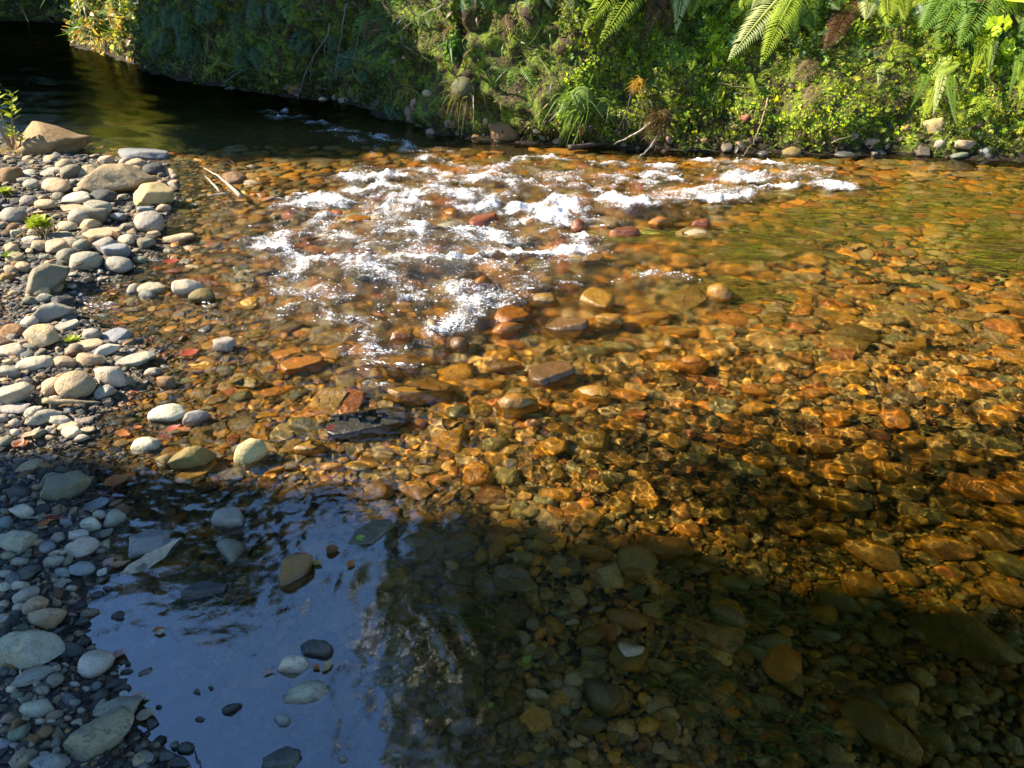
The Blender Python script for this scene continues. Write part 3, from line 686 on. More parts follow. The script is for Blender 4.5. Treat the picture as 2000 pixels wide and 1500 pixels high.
HERO = {(225, 352): 'large humped tan stone at the top of the gravel bar', (300, 381): 'smooth yellow-tan domed stone by the water beyond the humped one', (288, 303): 'flat blue-grey rock lying at the water edge behind the gravel bar',
 (290, 434): 'round light grey stone right on the water edge', (92, 545): 'large olive split stone with a ridged face on the gravel', (100, 612): 'pale wedge-shaped stone leaning over the small inlet',
 (82, 662): 'square-shouldered tan stone on the gravel bar', (150, 753): 'upright rounded tan cobble resting above a bark strip', (440, 677): 'lone grey stone capped dry in the shallows',
 (328, 813): 'cream crusted stone standing out of the shallow water', (285, 873): 'small smooth grey bean-shaped stone in the shallows', (488, 891): 'yellow domed stone with one sunlit side breaking the water',
 (130, 955): 'dark pitted stone half in shadow at the pool edge', (292, 1064): 'blue-grey egg-shaped stone behind the curled cream leaf', (447, 1021): 'squarish grey stone standing alone in the blue pool',
 (460, 1080): 'pointed olive stone rising from the blue pool', (578, 1118): 'brown rock with a pale ridge half under water', (400, 1163): 'flat mud-topped rock with twigs in the blue pool',
 (58, 1265): 'big smooth grey bean-shaped stone on dark gravel', (187, 1296): 'pale oval stone at the edge of the blue pool', (198, 1435): 'large crescent-shaped olive-grey stone on wet gravel',
 (575, 1306): 'knobbly pale islet stone beside a dark one in the pool', (596, 1360): 'long thin grey stone floating-like in the blue pool', (722, 832): 'long dark overhanging slab with a red leaf at its tip',
 (725, 1050): 'wet olive rock carrying a small green leaf', (815, 1068): 'broad olive cobble just under the surface', (880, 856): 'triangular amber stone netted with sunlight under water', (935, 934): 'round orange-brown cobble under clear water',
 (1010, 795): 'amber cobble just breaking the surface above its shadow', (1170, 592): 'shiny yellow slab breaking the water below the riffle', (1405, 575): 'wet amber knob standing out of the current',
 (1350, 711): 'rounded orange block under water with deep shadow', (1080, 735): 'brown flat slab netted with light under water', (1242, 812): 'small bright red stone under sunny water', (785, 664): 'bright red-orange stone at the foot of the riffle',
 (1605, 872): 'brown cobble striped with ripple light', (1915, 956): 'long smooth orange boulder under water at the sunny side', (1850, 1074): 'rusty oval boulder at the edge of the shade', (1655, 1390): 'red lump of stone on the dark river bed',
 (1424, 1346): 'small gold stone shining on the dark river bed', (1228, 1284): 'speckled golden-brown stone touching the surface in shade', (1003, 1130): 'blue-grey sunken cobble in the dark water', (1885, 1250): 'very long brown sunken slab in the shade',
 (1645, 722): 'wide amber slab under rippled water', (1155, 1476): 'pink egg-shaped pebble on the dark bed', (230, 1386): 'grey stone tucked behind the large crescent stone', (20, 345): 'rusty brown block beside the boulder with sprigs', (30, 1058): 'broad flat-topped grey stone left of the orange-red leaf',
 (92, 1208): 'tan lozenge stone above the big grey bean-shaped one'}
SHW = {'r': 'rounded', 'a': 'angular', 'f': 'flat', 't': 'wedge-shaped'}
NSH = {'r': 14, 'a': 14, 'f': 9, 't': 3}
stone_spots = []
def add_stone(px, py, w, h, lean, colk, shp, under, filler=False):
    if under:
        p = bed_hit(px, py, .0)
    else:
        p = ground_hit(px, py)
    dist = depth_of(p)
    dep = math.atan2(CAM_H - p[2], p[1])
    W = w * dist / FPX; Hh = h * dist / FPX
    if shp == 'r' and not under and rng.random() < .6: shp = 'a'
    T = (.76 if shp in 'ra' else .40) * min(W, Hh * 1.35)
    if shp == 't': T = .6 * min(W, Hh)
    D = (Hh - .55 * T * math.cos(dep)) / math.sin(dep)
    D = min(max(D, .56 * W), 1.25 * W)
    if w > 95 and shp == 'r': shp = 'a'
    g = gz(p[0], p[1])
    emergent = (not under) and g < 0
    bury = .22
    if under and g + T * (1 - bury) > .002 and (px, py) not in EMERGE:
        T = max(.3 * W, min(T, (-g - .004) / (1 - bury)))
        bury = max(bury, 1 - (-g - .004) / T)
    zc = g + T * (.5 - bury)
    if emergent or (under and (px, py) in EMERGE):
        top = (max(.72 * T, .024) if w > 45 else .5 * T + .004) if emergent else EMERGE[(px, py)] * T + .004
        T = max(T, top - g); zc = top - .5 * T
    # set the centre on the line of sight at its own height
    if not under: p = G(px, py, zc)
    else:
        p = bed_hit(px, py, zc - g)
    ang = R(lean); yaw = -math.atan2(math.sin(ang) / max(.35, math.sin(dep)), math.cos(ang))
    k = int(rng.integers(0, NSH[shp])); sub = 3 if w > 30 else 2
    if w > 75: sub = 4
    if px == 198 and py == 1435: k = 99
    o = link('submerged_stone' if under else 'shore_stone', rock_mesh(shp, k, sub), recv=True)
    o.location = (p[0], p[1], zc)
    o.rotation_euler = (rng.normal(0, .08), rng.normal(0, .08), yaw + (math.pi if rng.random() < .5 else 0))
    o.scale = (W / 2 * 1.03, D / 2, T / 2)
    if under and (px, py) in EMERGE:
        o.data = o.data.copy(); o.data.materials[0] = M_SPLASHED
    c_, word = PAL[colk]
    v = rng.uniform(.85, 1.15)
    o.color = (*(min(.7, c * v * rng.uniform(.95, 1.05)) for c in c_), 1)
    Wc = w
    size = 'large' if Wc > 80 else 'medium-sized' if Wc > 44 else 'small' if Wc > 24 else 'tiny'
    lb = HERO.get((int(px), int(py))) or place_label(size, word, SHW[shp], px, py, 'stone under water' if under else 'stone in the water' if emergent else 'stone')
    if lb is None: lb = f'{size} {word} {SHW[shp]} stone'
    tag(o, lb, 'stone', 'stones under the water' if under else 'stones of the gravel bar and shallows')
    stone_spots.append((px, py, w, h, p[0], p[1], max(W, D) / 2))
    return o
for q in SR: add_stone(*q, under=False)
for q in WR: add_stone(*q, under=True)
n_sr, n_wr = len(SR), len(WR)
# smaller stones filling the gaps, each still a stone of its own
def fill(n, box, wr, cols, under, land_only):
    made = tries = 0
    while made < n and tries < 4000:
        tries += 1
        px, py = rng.uniform(box[0], box[2]), rng.uniform(box[1], box[3])
        p = G(px, py)
        isl = bool(inside(np.array([p[0]]), np.array([p[1]]), LAND)[0])
        if isl != land_only: continue
        w = rng.uniform(*wr) * (1 + .35 * (py / 1500)); h = w * rng.uniform(.5, .75)
        if any(abs(px - a) < (w + c) * .42 and abs(py - b) < (h + d) * .42 for a, b, c, d, *_ in stone_spots): continue
        add_stone(round(px), round(py), w, h, float(rng.normal(0, 14)), str(rng.choice(list(cols))), str(rng.choice(list('rrraf'))), under, True)
        made += 1
fill(26, (0, 305, 340, 520), (16, 30), 'TTTCGO', False, True)
fill(max(0, 290 - n_sr - 26), (0, 520, 270, 1480), (10, 18), 'CGGOTT', False, True)
fill(max(0, 288 - n_wr), (300, 560, 2000, 1120), (30, 60), 'AAFLUYV', True, False)
print('stones', n_sr, n_wr, len(stone_spots))

# ------------------------------------------------------------------ scattering (only for what nobody could count)
def scatter(name, P, rot, scl, col, src, which=None, recv=False, label=None, kind='stuff', parent=None):
    P = np.asarray(P, np.float32)
    me = bpy.data.meshes.new(name); me.vertices.add(len(P)); me.vertices.foreach_set('co', P.ravel())
    add_attr(me, 'rot', rot, 'FLOAT_VECTOR'); add_attr(me, 'scl', scl, 'FLOAT_VECTOR'); add_attr(me, 'col', col, 'FLOAT_VECTOR')
    add_attr(me, 'which', np.zeros(len(P)) if which is None else which)
    o = link(name, me, parent, recv)
    g = bpy.data.node_groups.new(name, 'GeometryNodeTree')
    g.interface.new_socket('Geometry', in_out='INPUT', socket_type='NodeSocketGeometry')
    g.interface.new_socket('Geometry', in_out='OUTPUT', socket_type='NodeSocketGeometry')
    gi = g.nodes.new('NodeGroupInput'); go = g.nodes.new('NodeGroupOutput')
    def na(nm, ty):
        n = g.nodes.new('GeometryNodeInputNamedAttribute'); n.data_type = ty; n.inputs[0].default_value = nm; return n.outputs[0]
    J = g.nodes.new('GeometryNodeJoinGeometry')
    r_, s_, w_ = na('rot', 'FLOAT_VECTOR'), na('scl', 'FLOAT_VECTOR'), na('which', 'FLOAT')
    for k, sm in enumerate(src):
        so = bpy.data.objects.new(sm.name, sm)
        if recv: so.cycles.is_caustics_receiver = True
        oi = g.nodes.new('GeometryNodeObjectInfo'); oi.inputs['Object'].default_value = so
        ip = g.nodes.new('GeometryNodeInstanceOnPoints')
        if len(src) > 1:
            cm = g.nodes.new('FunctionNodeCompare'); cm.data_type = 'FLOAT'; cm.operation = 'EQUAL'
            g.links.new(w_, cm.inputs[0]); cm.inputs[1].default_value = float(k); cm.inputs['Epsilon'].default_value = .1
            g.links.new(cm.outputs[0], ip.inputs['Selection'])
        g.links.new(gi.outputs[0], ip.inputs['Points']); g.links.new(oi.outputs['Geometry'], ip.inputs['Instance'])
        g.links.new(r_, ip.inputs['Rotation']); g.links.new(s_, ip.inputs['Scale'])
        g.links.new(ip.outputs[0], J.inputs[0])
    g.links.new(J.outputs[0], go.inputs[0])
    md = o.modifiers.new('scatter', 'NODES'); md.node_group = g
    return tag(o, label, kind=kind)

# ------------------------------------------------------------------ pebbles
PEB = []
for k in range(6):
    V, F = rock_shape('raa'[k % 3], 501 + k * 13, 2 if k < 3 else 1)
    PEB.append(mk_mesh('pebble', V, F, M_PEBBLE, k % 3 != 1))
pal_dry = np.array([PAL[c_][0] for c_ in 'GGBOCTDDNUOTDDD']) * .8
pal_sub = np.array([PAL[c_][0] for c_ in 'AALLVUFAGOARLVOOGYDFY']) * 1.3
def pebbles(name, n, xr, yr, size, cond, label, pal, expo=1.0, lift=.25):
    x = rng.uniform(*xr, n); y = yr[0] + (yr[1] - yr[0]) * rng.random(n) ** expo
    keep = np.abs(x) < .30 + .80 * y + .1
    x, y = x[keep], y[keep]
    zg = ground_z(x, y); L = inside(x, y, LAND); db = inside(x, y, BPOLY)
    keep = cond(x, y, zg, L) & ~db
    x, y, zg, L = x[keep], y[keep], zg[keep], L[keep]
    m = len(x)
    s = size * np.exp(rng.normal(0, .42, m)) * .5 * (1 + .12 * np.maximum(y - 2, 0))
    sc_ = np.stack([s * rng.uniform(.9, 1.5, m), s * rng.uniform(.75, 1.1, m), s * rng.uniform(.4, .75, m)], 1)
    col = pal[rng.integers(0, len(pal), m)] * rng.uniform(.55, 1.25, (m, 1))
    col = np.where((~L & (x < .05 - .12 * (y - 1)) & (y < 2.0))[:, None], col * .42, col)      # darker pebbles on the floor of the still pool
    rot = np.stack([rng.normal(0, .25, m), rng.normal(0, .25, m), rng.uniform(0, 6.28, m)], 1)
    zz_ = zg + sc_[:, 2] * lift
    zz_ = np.where(L, zz_, np.minimum(zz_, -.003 - sc_[:, 2] * 1.0))
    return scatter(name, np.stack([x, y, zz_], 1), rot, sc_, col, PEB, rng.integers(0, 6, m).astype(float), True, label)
shore_cond = lambda x, y, z, L: L
pebbles('shore_gravel', 42000, (-3.2, .6), (.7, 3.4), .012, shore_cond, 'loose small gravel between the shore stones', pal_dry, 1.0)
pebbles('shore_pebbles', 12000, (-6, .2), (.9, 7.0), .026, shore_cond, 'loose pebbles between the shore stones', pal_dry, .9)
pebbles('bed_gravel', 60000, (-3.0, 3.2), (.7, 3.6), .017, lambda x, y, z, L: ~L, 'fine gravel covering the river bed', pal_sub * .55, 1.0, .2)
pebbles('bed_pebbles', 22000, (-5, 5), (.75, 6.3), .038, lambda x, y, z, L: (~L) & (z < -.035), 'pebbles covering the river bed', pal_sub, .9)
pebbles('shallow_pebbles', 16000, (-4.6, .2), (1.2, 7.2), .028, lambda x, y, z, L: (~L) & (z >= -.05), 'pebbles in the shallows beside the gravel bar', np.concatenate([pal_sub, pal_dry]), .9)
pebbles('bed_cobbles', 3600, (-5, 5.5), (2.0, 6.6), .062, lambda x, y, z, L: (~L) & (z < -.05), 'cobbles on the bed of the riffle', pal_sub, .8)

# ------------------------------------------------------------------ bubbles and spray in the white water; sun glints modelled as white beads
X, Y, z = WZ
f = foam_of(X, Y).ravel(); Xf, Yf, Zf = X.ravel(), Y.ravel(), z.ravel()
pr = np.clip((f - .17) * 1.5, 0, 1) ** 1.2 * np.clip(.35 + 2.2 * fbm(Xf * 5, Yf * 16, 23, 3), .03, 1.6) * (fbm(Xf * 9, Yf * 14, 3, 3) > -.2) * (CAM_H ** 2 + Yf ** 2) ** .25 * .25
idx = np.nonzero(rng.random(len(pr)) < pr * 2.0)[0]
idx = rng.permutation(idx)[:170000]
m = len(idx); s = np.exp(rng.normal(math.log(.0021), .45, m))
P = np.stack([Xf[idx] + rng.normal(0, .006, m), Yf[idx] + rng.normal(0, .006, m), Zf[idx] + s * .4 + np.where(rng.random(m) < .1, np.abs(rng.normal(0, .02, m)) * f[idx], 0)], 1)
V, F = ICO[1]
scatter('foam_bubbles_glints', P, np.zeros((m, 3)), np.stack([s * rng.uniform(.8, 2.6, m), s, s * .7], 1), np.ones((m, 3)) * .9, [mk_mesh('bubble', V, F, M_FOAM_GLINT)], None, False, 'white bubbles, spray and bead-like stand-ins for sun glints on the broken water')

# ------------------------------------------------------------------ leaf shapes
def leaf_shape(name, pts, fold=.18, curl=.15, mat=None):
    """pts: half widths along a unit length leaf lying in +X"""
    V, F = [], []
    n = len(pts)
    for i, w in enumerate(pts):
        x = i / (n - 1); zc = -curl * (x - .3) ** 2
        V += [(x, -w, zc + fold * w), (x, 0, zc), (x, w, zc + fold * w)]
    for i in range(n - 1):
        a = i * 3
        F += [(a, a + 3, a + 4, a + 1), (a + 1, a + 4, a + 5, a + 2)]
    return mk_mesh(name, V, F, mat)
LEAF_R = leaf_shape('leaflet_round', [.05, .34, .42, .30, .02], .3, .3, M_LEAF)
LEAF_O = leaf_shape('leaflet_oval', [.03, .20, .24, .16, .01], .3, .4, M_LEAF)
LEAF_L = leaf_shape('leaflet_long', [.03, .10, .11, .09, .06, .01], .3, .8, M_LEAF)
BLADE = leaf_shape('grass_blade', [.02, .025, .022, .018, .012, .002], .3, 1.1, M_LEAF)

# sprig: a stem with eight leaflets as one scattering unit
def sprig(name, n, w, up=.6):
    V, F = [], []
    for k in range(n):
        a = k * 2.4; h = .15 + .85 * k / n; L = .42 * (1.1 - .5 * h)
        d = Vector((math.cos(a), math.sin(a), up)).normalized(); sd = d.cross(Vector((0, 0, 1))).normalized()
        b = Vector((0.12 * math.sin(h * 3), 0, h))
        i = len(V)
        V += [b, b + d * L * .5 + sd * L * w, b + d * L, b + d * L * .5 - sd * L * w + Vector((0, 0, -.03))]
        F += [(i, i + 1, i + 2, i + 3)]
    return mk_mesh(name, [tuple(v) for v in V], F, M_LEAF, False)
SPRIG_A, SPRIG_B = sprig('sprig_round', 9, .36), sprig('sprig_narrow', 11, .2)

# ------------------------------------------------------------------ plant cover of the bank
NB, NZ = BX.shape
def bank_samples(n, z0, z1, cond):
    """random points on the bank with outward direction"""
    i = rng.integers(0, NB - 1, n); zf = z0 + (z1 - z0) * rng.random(n)
    j = np.searchsorted(zz, zf) - 1; j = np.clip(j, 0, NZ - 2)
    tj = (zf - zz[j]) / (zz[j + 1] - zz[j]); ti = rng.random(n)
    p = (BV[i, j] * ((1 - ti) * (1 - tj))[:, None] + BV[i + 1, j] * (ti * (1 - tj))[:, None] + BV[i, j + 1] * ((1 - ti) * tj)[:, None] + BV[i + 1, j + 1] * (ti * tj)[:, None])
    e1 = BV[i + 1, j] - BV[i, j]; e2 = BV[i, j + 1] - BV[i, j]
    nr = np.cross(e1, e2); nr /= np.linalg.norm(nr, axis=1)[:, None] + 1e-9
    out = -np.stack([bn[i, 0], bn[i, 1], 0 * ti], 1)
    nr = np.where((np.sum(nr * out, 1) < 0)[:, None], -nr, nr)
    X_, Y_, _ = p.T
    k = cond(p[:, 0], p[:, 1], p[:, 2]) & (np.abs(X_) < .30 + .80 * Y_)
    return p[k], nr[k]
def rot_to(nr, spin, tilt=.5):
    """Euler angles putting local Z along the normals, X drooping, with spin"""
    n = nr + rng.normal(0, tilt, nr.shape); n /= np.linalg.norm(n, axis=1)[:, None]
    ry = np.arccos(np.clip(n[:, 2], -1, 1)); rz = np.arctan2(n[:, 1], n[:, 0])
    # R = Rz(rz) Ry(ry) Rz(spin)  ->  XYZ euler
    c1, s1, c2, s2, c3, s3 = np.cos(rz), np.sin(rz), np.cos(ry), np.sin(ry), np.cos(spin), np.sin(spin)
    m00 = c1 * c2 * c3 - s1 * s3; m10 = s1 * c2 * c3 + c1 * s3; m20 = -s2 * c3; m21 = s2 * s3; m22 = c2
    return np.stack([np.arctan2(m21, m22), np.arcsin(np.clip(-m20, -1, 1)), np.arctan2(m10, m00)], 1)
def cover(name, n, z0, z1, cond, size, src, cols, label, tilt=.6, lift=.3, stretch=.4):
    p, nr = bank_samples(n, z0, z1, cond)
    m = len(p)
    dist = np.linalg.norm(p - np.array([0, 0, CAM_H]), axis=1)
    s = size * np.exp(rng.normal(0, stretch, m)) * np.clip(dist / 7, .9, 1.9)
    c = np.array(cols)[rng.integers(0, len(cols), m)] * rng.uniform(.6, 1.35, (m, 1))
    c = c * (1 + 1.1 * fbm(p[:, 0] * 2.5, p[:, 1] * 2.5, p[:, 2] * 2.5, 3))[:, None]
    return scatter(name, p + nr * (s * lift * rng.random(m))[:, None], rot_to(nr, rng.uniform(0, 6.28, m), tilt), np.stack([s, s, s], 1), np.clip(c, .004, .8), src,
                   rng.integers(0, len(src), m).astype(float), False, label)
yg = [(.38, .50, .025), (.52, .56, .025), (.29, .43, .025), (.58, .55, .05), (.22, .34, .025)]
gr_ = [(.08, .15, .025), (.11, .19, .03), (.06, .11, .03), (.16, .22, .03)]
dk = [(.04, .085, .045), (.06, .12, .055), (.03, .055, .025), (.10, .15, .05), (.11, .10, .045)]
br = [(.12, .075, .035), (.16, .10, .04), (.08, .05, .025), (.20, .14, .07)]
n3 = lambda x, y, z, s, k: fbm(x * s + k, y * s, z * s, 3)
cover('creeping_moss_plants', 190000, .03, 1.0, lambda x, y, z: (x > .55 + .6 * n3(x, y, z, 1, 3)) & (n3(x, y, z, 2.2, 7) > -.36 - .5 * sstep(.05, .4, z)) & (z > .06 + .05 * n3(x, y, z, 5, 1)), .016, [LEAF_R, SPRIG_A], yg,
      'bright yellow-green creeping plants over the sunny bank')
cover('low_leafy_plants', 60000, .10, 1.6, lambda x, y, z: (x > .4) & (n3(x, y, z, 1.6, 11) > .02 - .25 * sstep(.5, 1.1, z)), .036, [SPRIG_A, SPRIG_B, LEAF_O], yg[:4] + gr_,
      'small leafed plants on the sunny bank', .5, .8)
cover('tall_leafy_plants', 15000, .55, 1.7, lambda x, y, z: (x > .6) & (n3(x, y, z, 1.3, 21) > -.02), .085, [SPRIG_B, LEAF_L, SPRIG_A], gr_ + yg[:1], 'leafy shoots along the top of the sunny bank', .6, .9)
cover('middle_bank_plants', 46000, .05, 1.5, lambda x, y, z: (x < 1.0) & (x > -1.9) & (n3(x, y, z, 2.0, 15) > -.05), .024, [LEAF_R, SPRIG_A, LEAF_O], gr_ * 2 + [(.12, .14, .02), (.16, .15, .03)],
      'small weeds on the crumbling middle of the bank', .6, .5)
cover('dry_litter', 16000, .08, 1.6, lambda x, y, z: (x > -2.2) & (n3(x, y, z, 2.4, 31) > .08), .035, [LEAF_L, BLADE, LEAF_O], br, 'dry brown leaves and stems caught on the bank', .9, .5)
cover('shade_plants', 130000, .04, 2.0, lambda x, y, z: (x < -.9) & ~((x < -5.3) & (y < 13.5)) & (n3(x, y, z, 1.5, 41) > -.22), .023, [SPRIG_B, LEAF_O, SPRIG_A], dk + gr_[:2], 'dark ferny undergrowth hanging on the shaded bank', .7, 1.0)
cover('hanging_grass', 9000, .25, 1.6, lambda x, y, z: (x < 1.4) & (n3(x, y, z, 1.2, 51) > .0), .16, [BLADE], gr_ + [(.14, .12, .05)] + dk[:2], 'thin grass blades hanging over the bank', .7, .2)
cover('headland_leaves', 30000, .25, 1.9, lambda x, y, z: (x < -5.2) & (y > 10) & (y < 14.5) & (n3(x, y, z, 1.5, 61) > -.1),   .024, [LEAF_R, SPRIG_A], [(.5, .5, .04), (.45, .5, .05), (.5, .42, .12)], 'yellow-green leaves on the sunlit headland', .6, 1.)

cover('foot_plants', 26000, .015, .22, lambda x, y, z: (x > -4) & (n3(x, y, z, 3.0, 71) > -.12 - .2 * sstep(.3, 1., x)), .026, [LEAF_R, SPRIG_A, LEAF_O], [(.07, .08, .02), (.10, .12, .02), (.16, .20, .02), (.06, .045, .02), (.10, .07, .035)], 'wet leaves and mossy scraps along the bank foot', .8, .8)
cover('headland_roots', 9000, .02, .75, lambda x, y, z: (x < -5.0) & (y > 10) & (y < 14.5), .05, [BLADE, LEAF_O, LEAF_L], [(.55, .38, .12), (.48, .30, .10), (.60, .48, .16), (.35, .20, .07)], 'sunlit ochre roots and dry stems on the headland', .8, .4)
cover('foot_pebbles', 420, -.03, .10, lambda x, y, z: (x > -5) & (n3(x, y, z, 2., 5) > 0), .02, [PEB[0], PEB[1], PEB[4]], [(.14, .10, .07), (.20, .15, .10), (.09, .08, .07), (.22, .13, .09)], 'small stones stuck in the wet bank foot', .5, .3)
cover('big_leaves', 2600, .45, 1.7, lambda x, y, z: (x > .9) & (n3(x, y, z, 1.1, 81) > .0), .13, [LEAF_O, LEAF_L], yg[:2] + gr_[:2], 'larger glossy leaves among the plants on the sunny bank', .8, .6)
cover('brown_fronds', 1500, .5, 1.7, lambda x, y, z: (x > -1) & (n3(x, y, z, 1.4, 91) > .05), .12, [LEAF_L, BLADE], br, 'withered brown fronds and leaves hanging on the bank', .8, .6)
# ------------------------------------------------------------------ trees (their crowns stand above the view: they shade the river and are mirrored in it)
def crown_mesh(P, size, cols):
    n = len(P)
    d1 = rng.normal(size=(n, 3)); d1 /= np.linalg.norm(d1, axis=1)[:, None]
    d2 = np.cross(d1, rng.normal(size=(n, 3))); d2 /= np.linalg.norm(d2, axis=1)[:, None]
    s = size * rng.uniform(.6, 1.4, (n, 1))
    V = np.stack([P - d1 * s, P + d2 * s * .45, P + d1 * s, P - d2 * s * .45], 1).reshape(-1, 3)
    F = np.arange(4 * n).reshape(n, 4)
    me = mk_mesh('crown', V, F, M_CROWN, False)
    c = np.repeat(np.array(cols)[rng.integers(0, len(cols), n)] * rng.uniform(.6, 1.3, (n, 1)), 4, 0)
    add_attr(me, 'col', c, 'FLOAT_VECTOR'); return me
def tube_arrays(pts, rads, k=7):
    V, F = [], []
    pts = [Vector(p) for p in pts]
    for i, p in enumerate(pts):
        d = (pts[min(i + 1, len(pts) - 1)] - pts[max(i - 1, 0)]).normalized()
        a = d.orthogonal().normalized(); b = d.cross(a)
        for j in range(k):
            t = j / k * 2 * math.pi
            V.append(tuple(p + (a * math.cos(t) + b * math.sin(t)) * rads[i]))
    for i in range(len(pts) - 1):
        for j in range(k):
            F.append((i * k + j, i * k + (j + 1) % k, (i + 1) * k + (j + 1) % k, (i + 1) * k + j))
    V.append(tuple(pts[0])); V.append(tuple(pts[-1])); a, b = len(V) - 2, len(V) - 1
    for j in range(k):
        F.append((j, a, (j + 1) % k)); e = (len(pts) - 1) * k; F.append((e + j, e + (j + 1) % k, b))
    return V, F
def tube(name, pts, rads, mat, parent=None, k=7, col=None):
    V, F = tube_arrays(pts, rads, k)
    o = link(name, mk_mesh(name, V, F, mat), parent)
    if col: o.color = (*col, 1)
    return o
def tree(name, base, P, size, cols, label, group, nl=6):
    base = Vector(base); t = empty(name, base, label, 'tree', group)
    inv = np.array(base)
    C_ = P.mean(0); top = Vector(C_ - inv)
    tr = [Vector((0, 0, -.3)), Vector((0, 0, .8)), top * .35 + Vector((0, 0, .8)), top * .7, top]
    tube('trunk', tr, [.26, .2, .15, .09, .03], M_WOOD, t, 9, (.10, .085, .07))
    for k in range(nl):
        q = Vector(P[rng.integers(len(P))] - inv); a = tr[2].lerp(tr[3], rng.random())
        tube('limb', [a, a.lerp(q, .5) + Vector((0, 0, .3)), q], [.07, .045, .012], M_WOOD, t, 6, (.10, .085, .07))
    o = link('crown', crown_mesh(P - inv, size, cols), t)
    return t
dirn = np.array([-math.sin(SUN_AZ), math.cos(SUN_AZ)]) / math.tan(SUN_EL)
def shade_points(poly, n, h0, h1, edge=0.0):
    """crown points whose shade falls inside the outline poly on the ground"""
    poly = np.array(poly, float); mn, mx = poly.min(0), poly.max(0); out = []
    while sum(map(len, out)) < n:
        q = mn + (mx - mn) * rng.random((n, 2)); q = q[inside(q[:, 0], q[:, 1], poly)]; out.append(q)
    q = np.concatenate(out)[:n]; h = rng.uniform(h0, h1, n)
    q = q + rng.normal(0, edge, q.shape)
    return np.stack([q[:, 0] + dirn[0] * h, q[:, 1] + dirn[1] * h, h], 1)
gcol = [(.03, .055, .014), (.045, .075, .018), (.025, .04, .012)]
# the tree on the near shore whose shade covers the foreground
A_ = [(-3.2, 2.38), (-1.9, 2.06), (-1.0, 1.86), (-.35, 1.74), (.2, 1.74), (.9, 1.55), (1.6, 1.40), (5, .9), (5, -3), (-6, -3), (-6, 2.6)]
P = shade_points(A_, 34000, 5.5, 7.5, .05)
P = P[P[:, 0] < 99]
tree('overhanging_tree', (-8.6, 1.6, .3), P, .16, gcol, 'broad leafy tree on the near shore, shading the pebbly foreground', 'trees around the river')
# the trees whose shade covers the upper pool and the left part of the bank
B_ = [(-9, 7.3), (-4.6, 7.25), (-3.2, 6.55), (-2.2, 6.22), (-1.4, 6.35), (-.8, 6.6), (-.25, 7.0), (-.2, 9), (-1.4, 10.4), (-3.4, 11.0), (-4.6, 11.2), (-6.6, 11.2), (-7.6, 12.4), (-12, 15), (-24, 17), (-24, 9)]
P = shade_points(B_, 60000, 5.5, 8.5, .05)
tree('spreading_tree', (-18, 9.3, .8), P, .2, gcol, 'wide leafy tree beyond the bend, shading the dark upper pool', 'trees around the river')
# trees on the far bank, mirrored in the dark water
def blob(c, r, n):
    d = rng.normal(size=(n, 3)); d /= np.linalg.norm(d, axis=1)[:, None]
    rr = rng.random(n)[:, None] ** .45 * (1 + .25 * fbm(d[:, 0] * 2 + c[0], d[:, 1] * 2, d[:, 2] * 2, 3))[:, None]
    return np.array(c) + d * rr * np.array(r)
P = blob((-6.9, 14.2, 3.0), (1.3, .9, 1.7), 5200)
sh_ = tree('leafy_shrub', (-6.9, 14.6, 1.3), P, .07, [(.42, .50, .03), (.50, .52, .04), (.30, .40, .03), (.5, .4, .1)], 'sunlit yellow-green shrub on top of the headland by the bend', 'shrubs and trees by the bend', 2)
sh_['category'] = 'shrub'
NEAR = [((1.5, 9.6, 10), (2.6, 2.4, 4.8)), ((5.0, 8.6, 8.5), (3, 2.6, 5.2)), ((9.0, 7.0, 8), (3.2, 3, 5.2)), ((12.5, 3.5, 8), (3.2, 3.4, 5.5)), ((4.5, 5.2, 11.5), (3.4, 2.6, 2.6)), ((1.8, 4.8, 12.0), (2.3, 2.0, 2.0))]
NEAR.append(((-.9, 9.4, 10.2), (1.9, 1.6, 4.6)))
for k, (c, r) in enumerate(NEAR):
    P = blob(c, r, 9000 if k < 6 else 1500)
    P = P[P[:, 0] - dirn[0] * P[:, 2] > 6.4]
    P = P[P[:, 2] > 3.0]
    if not len(P): continue
    tree('riverside_tree', (max(c[0], 1.2) + (2 if k > 3 else 0), max(c[1], 8.8) + .6 * (k == 6) if c[0] < 10 else 6.5, 1.9), P, .24, gcol,
         ['slender tree over the fern bank, crown above the view', 'full tree behind the sunny fern bank', 'tree over the right end of the fern bank', 'tree where the river leaves to the right', 'high tree reaching over the river on the right', 'high branchy tree reaching over mid river', 'airy young tree beside the slender one, its crown thin'][k], 'trees around the river')
for k in range(9):
    a = R(-52 + k * 11.5); d = 24 + 3 * math.sin(k * 2.3) + (10 if k < 1 else 0)
    c = (math.sin(a) * d, math.cos(a) * d, (10.5 if k > 0 else 4.5))
    P = blob(c, (3.6 + (k < 1) * 1.5, 2.6, 8.6 + .8 * math.sin(k * 1.7) if k > 0 else 3.6), 8500)
    tree('forest_tree', (c[0], c[1], gz(c[0], c[1])), P, .34, gcol, 'dark forest tree behind the bank, ' + ['beyond the gravel bar', 'past the shaded bend', 'over the shaded pool', 'behind the sunlit headland', 'behind the fallen roots', 'behind the crumbling bank', 'behind the driftwood branch', 'behind the bright ferns', 'at the far end of the fern bank'][k], 'forest trees behind the bank', 3)

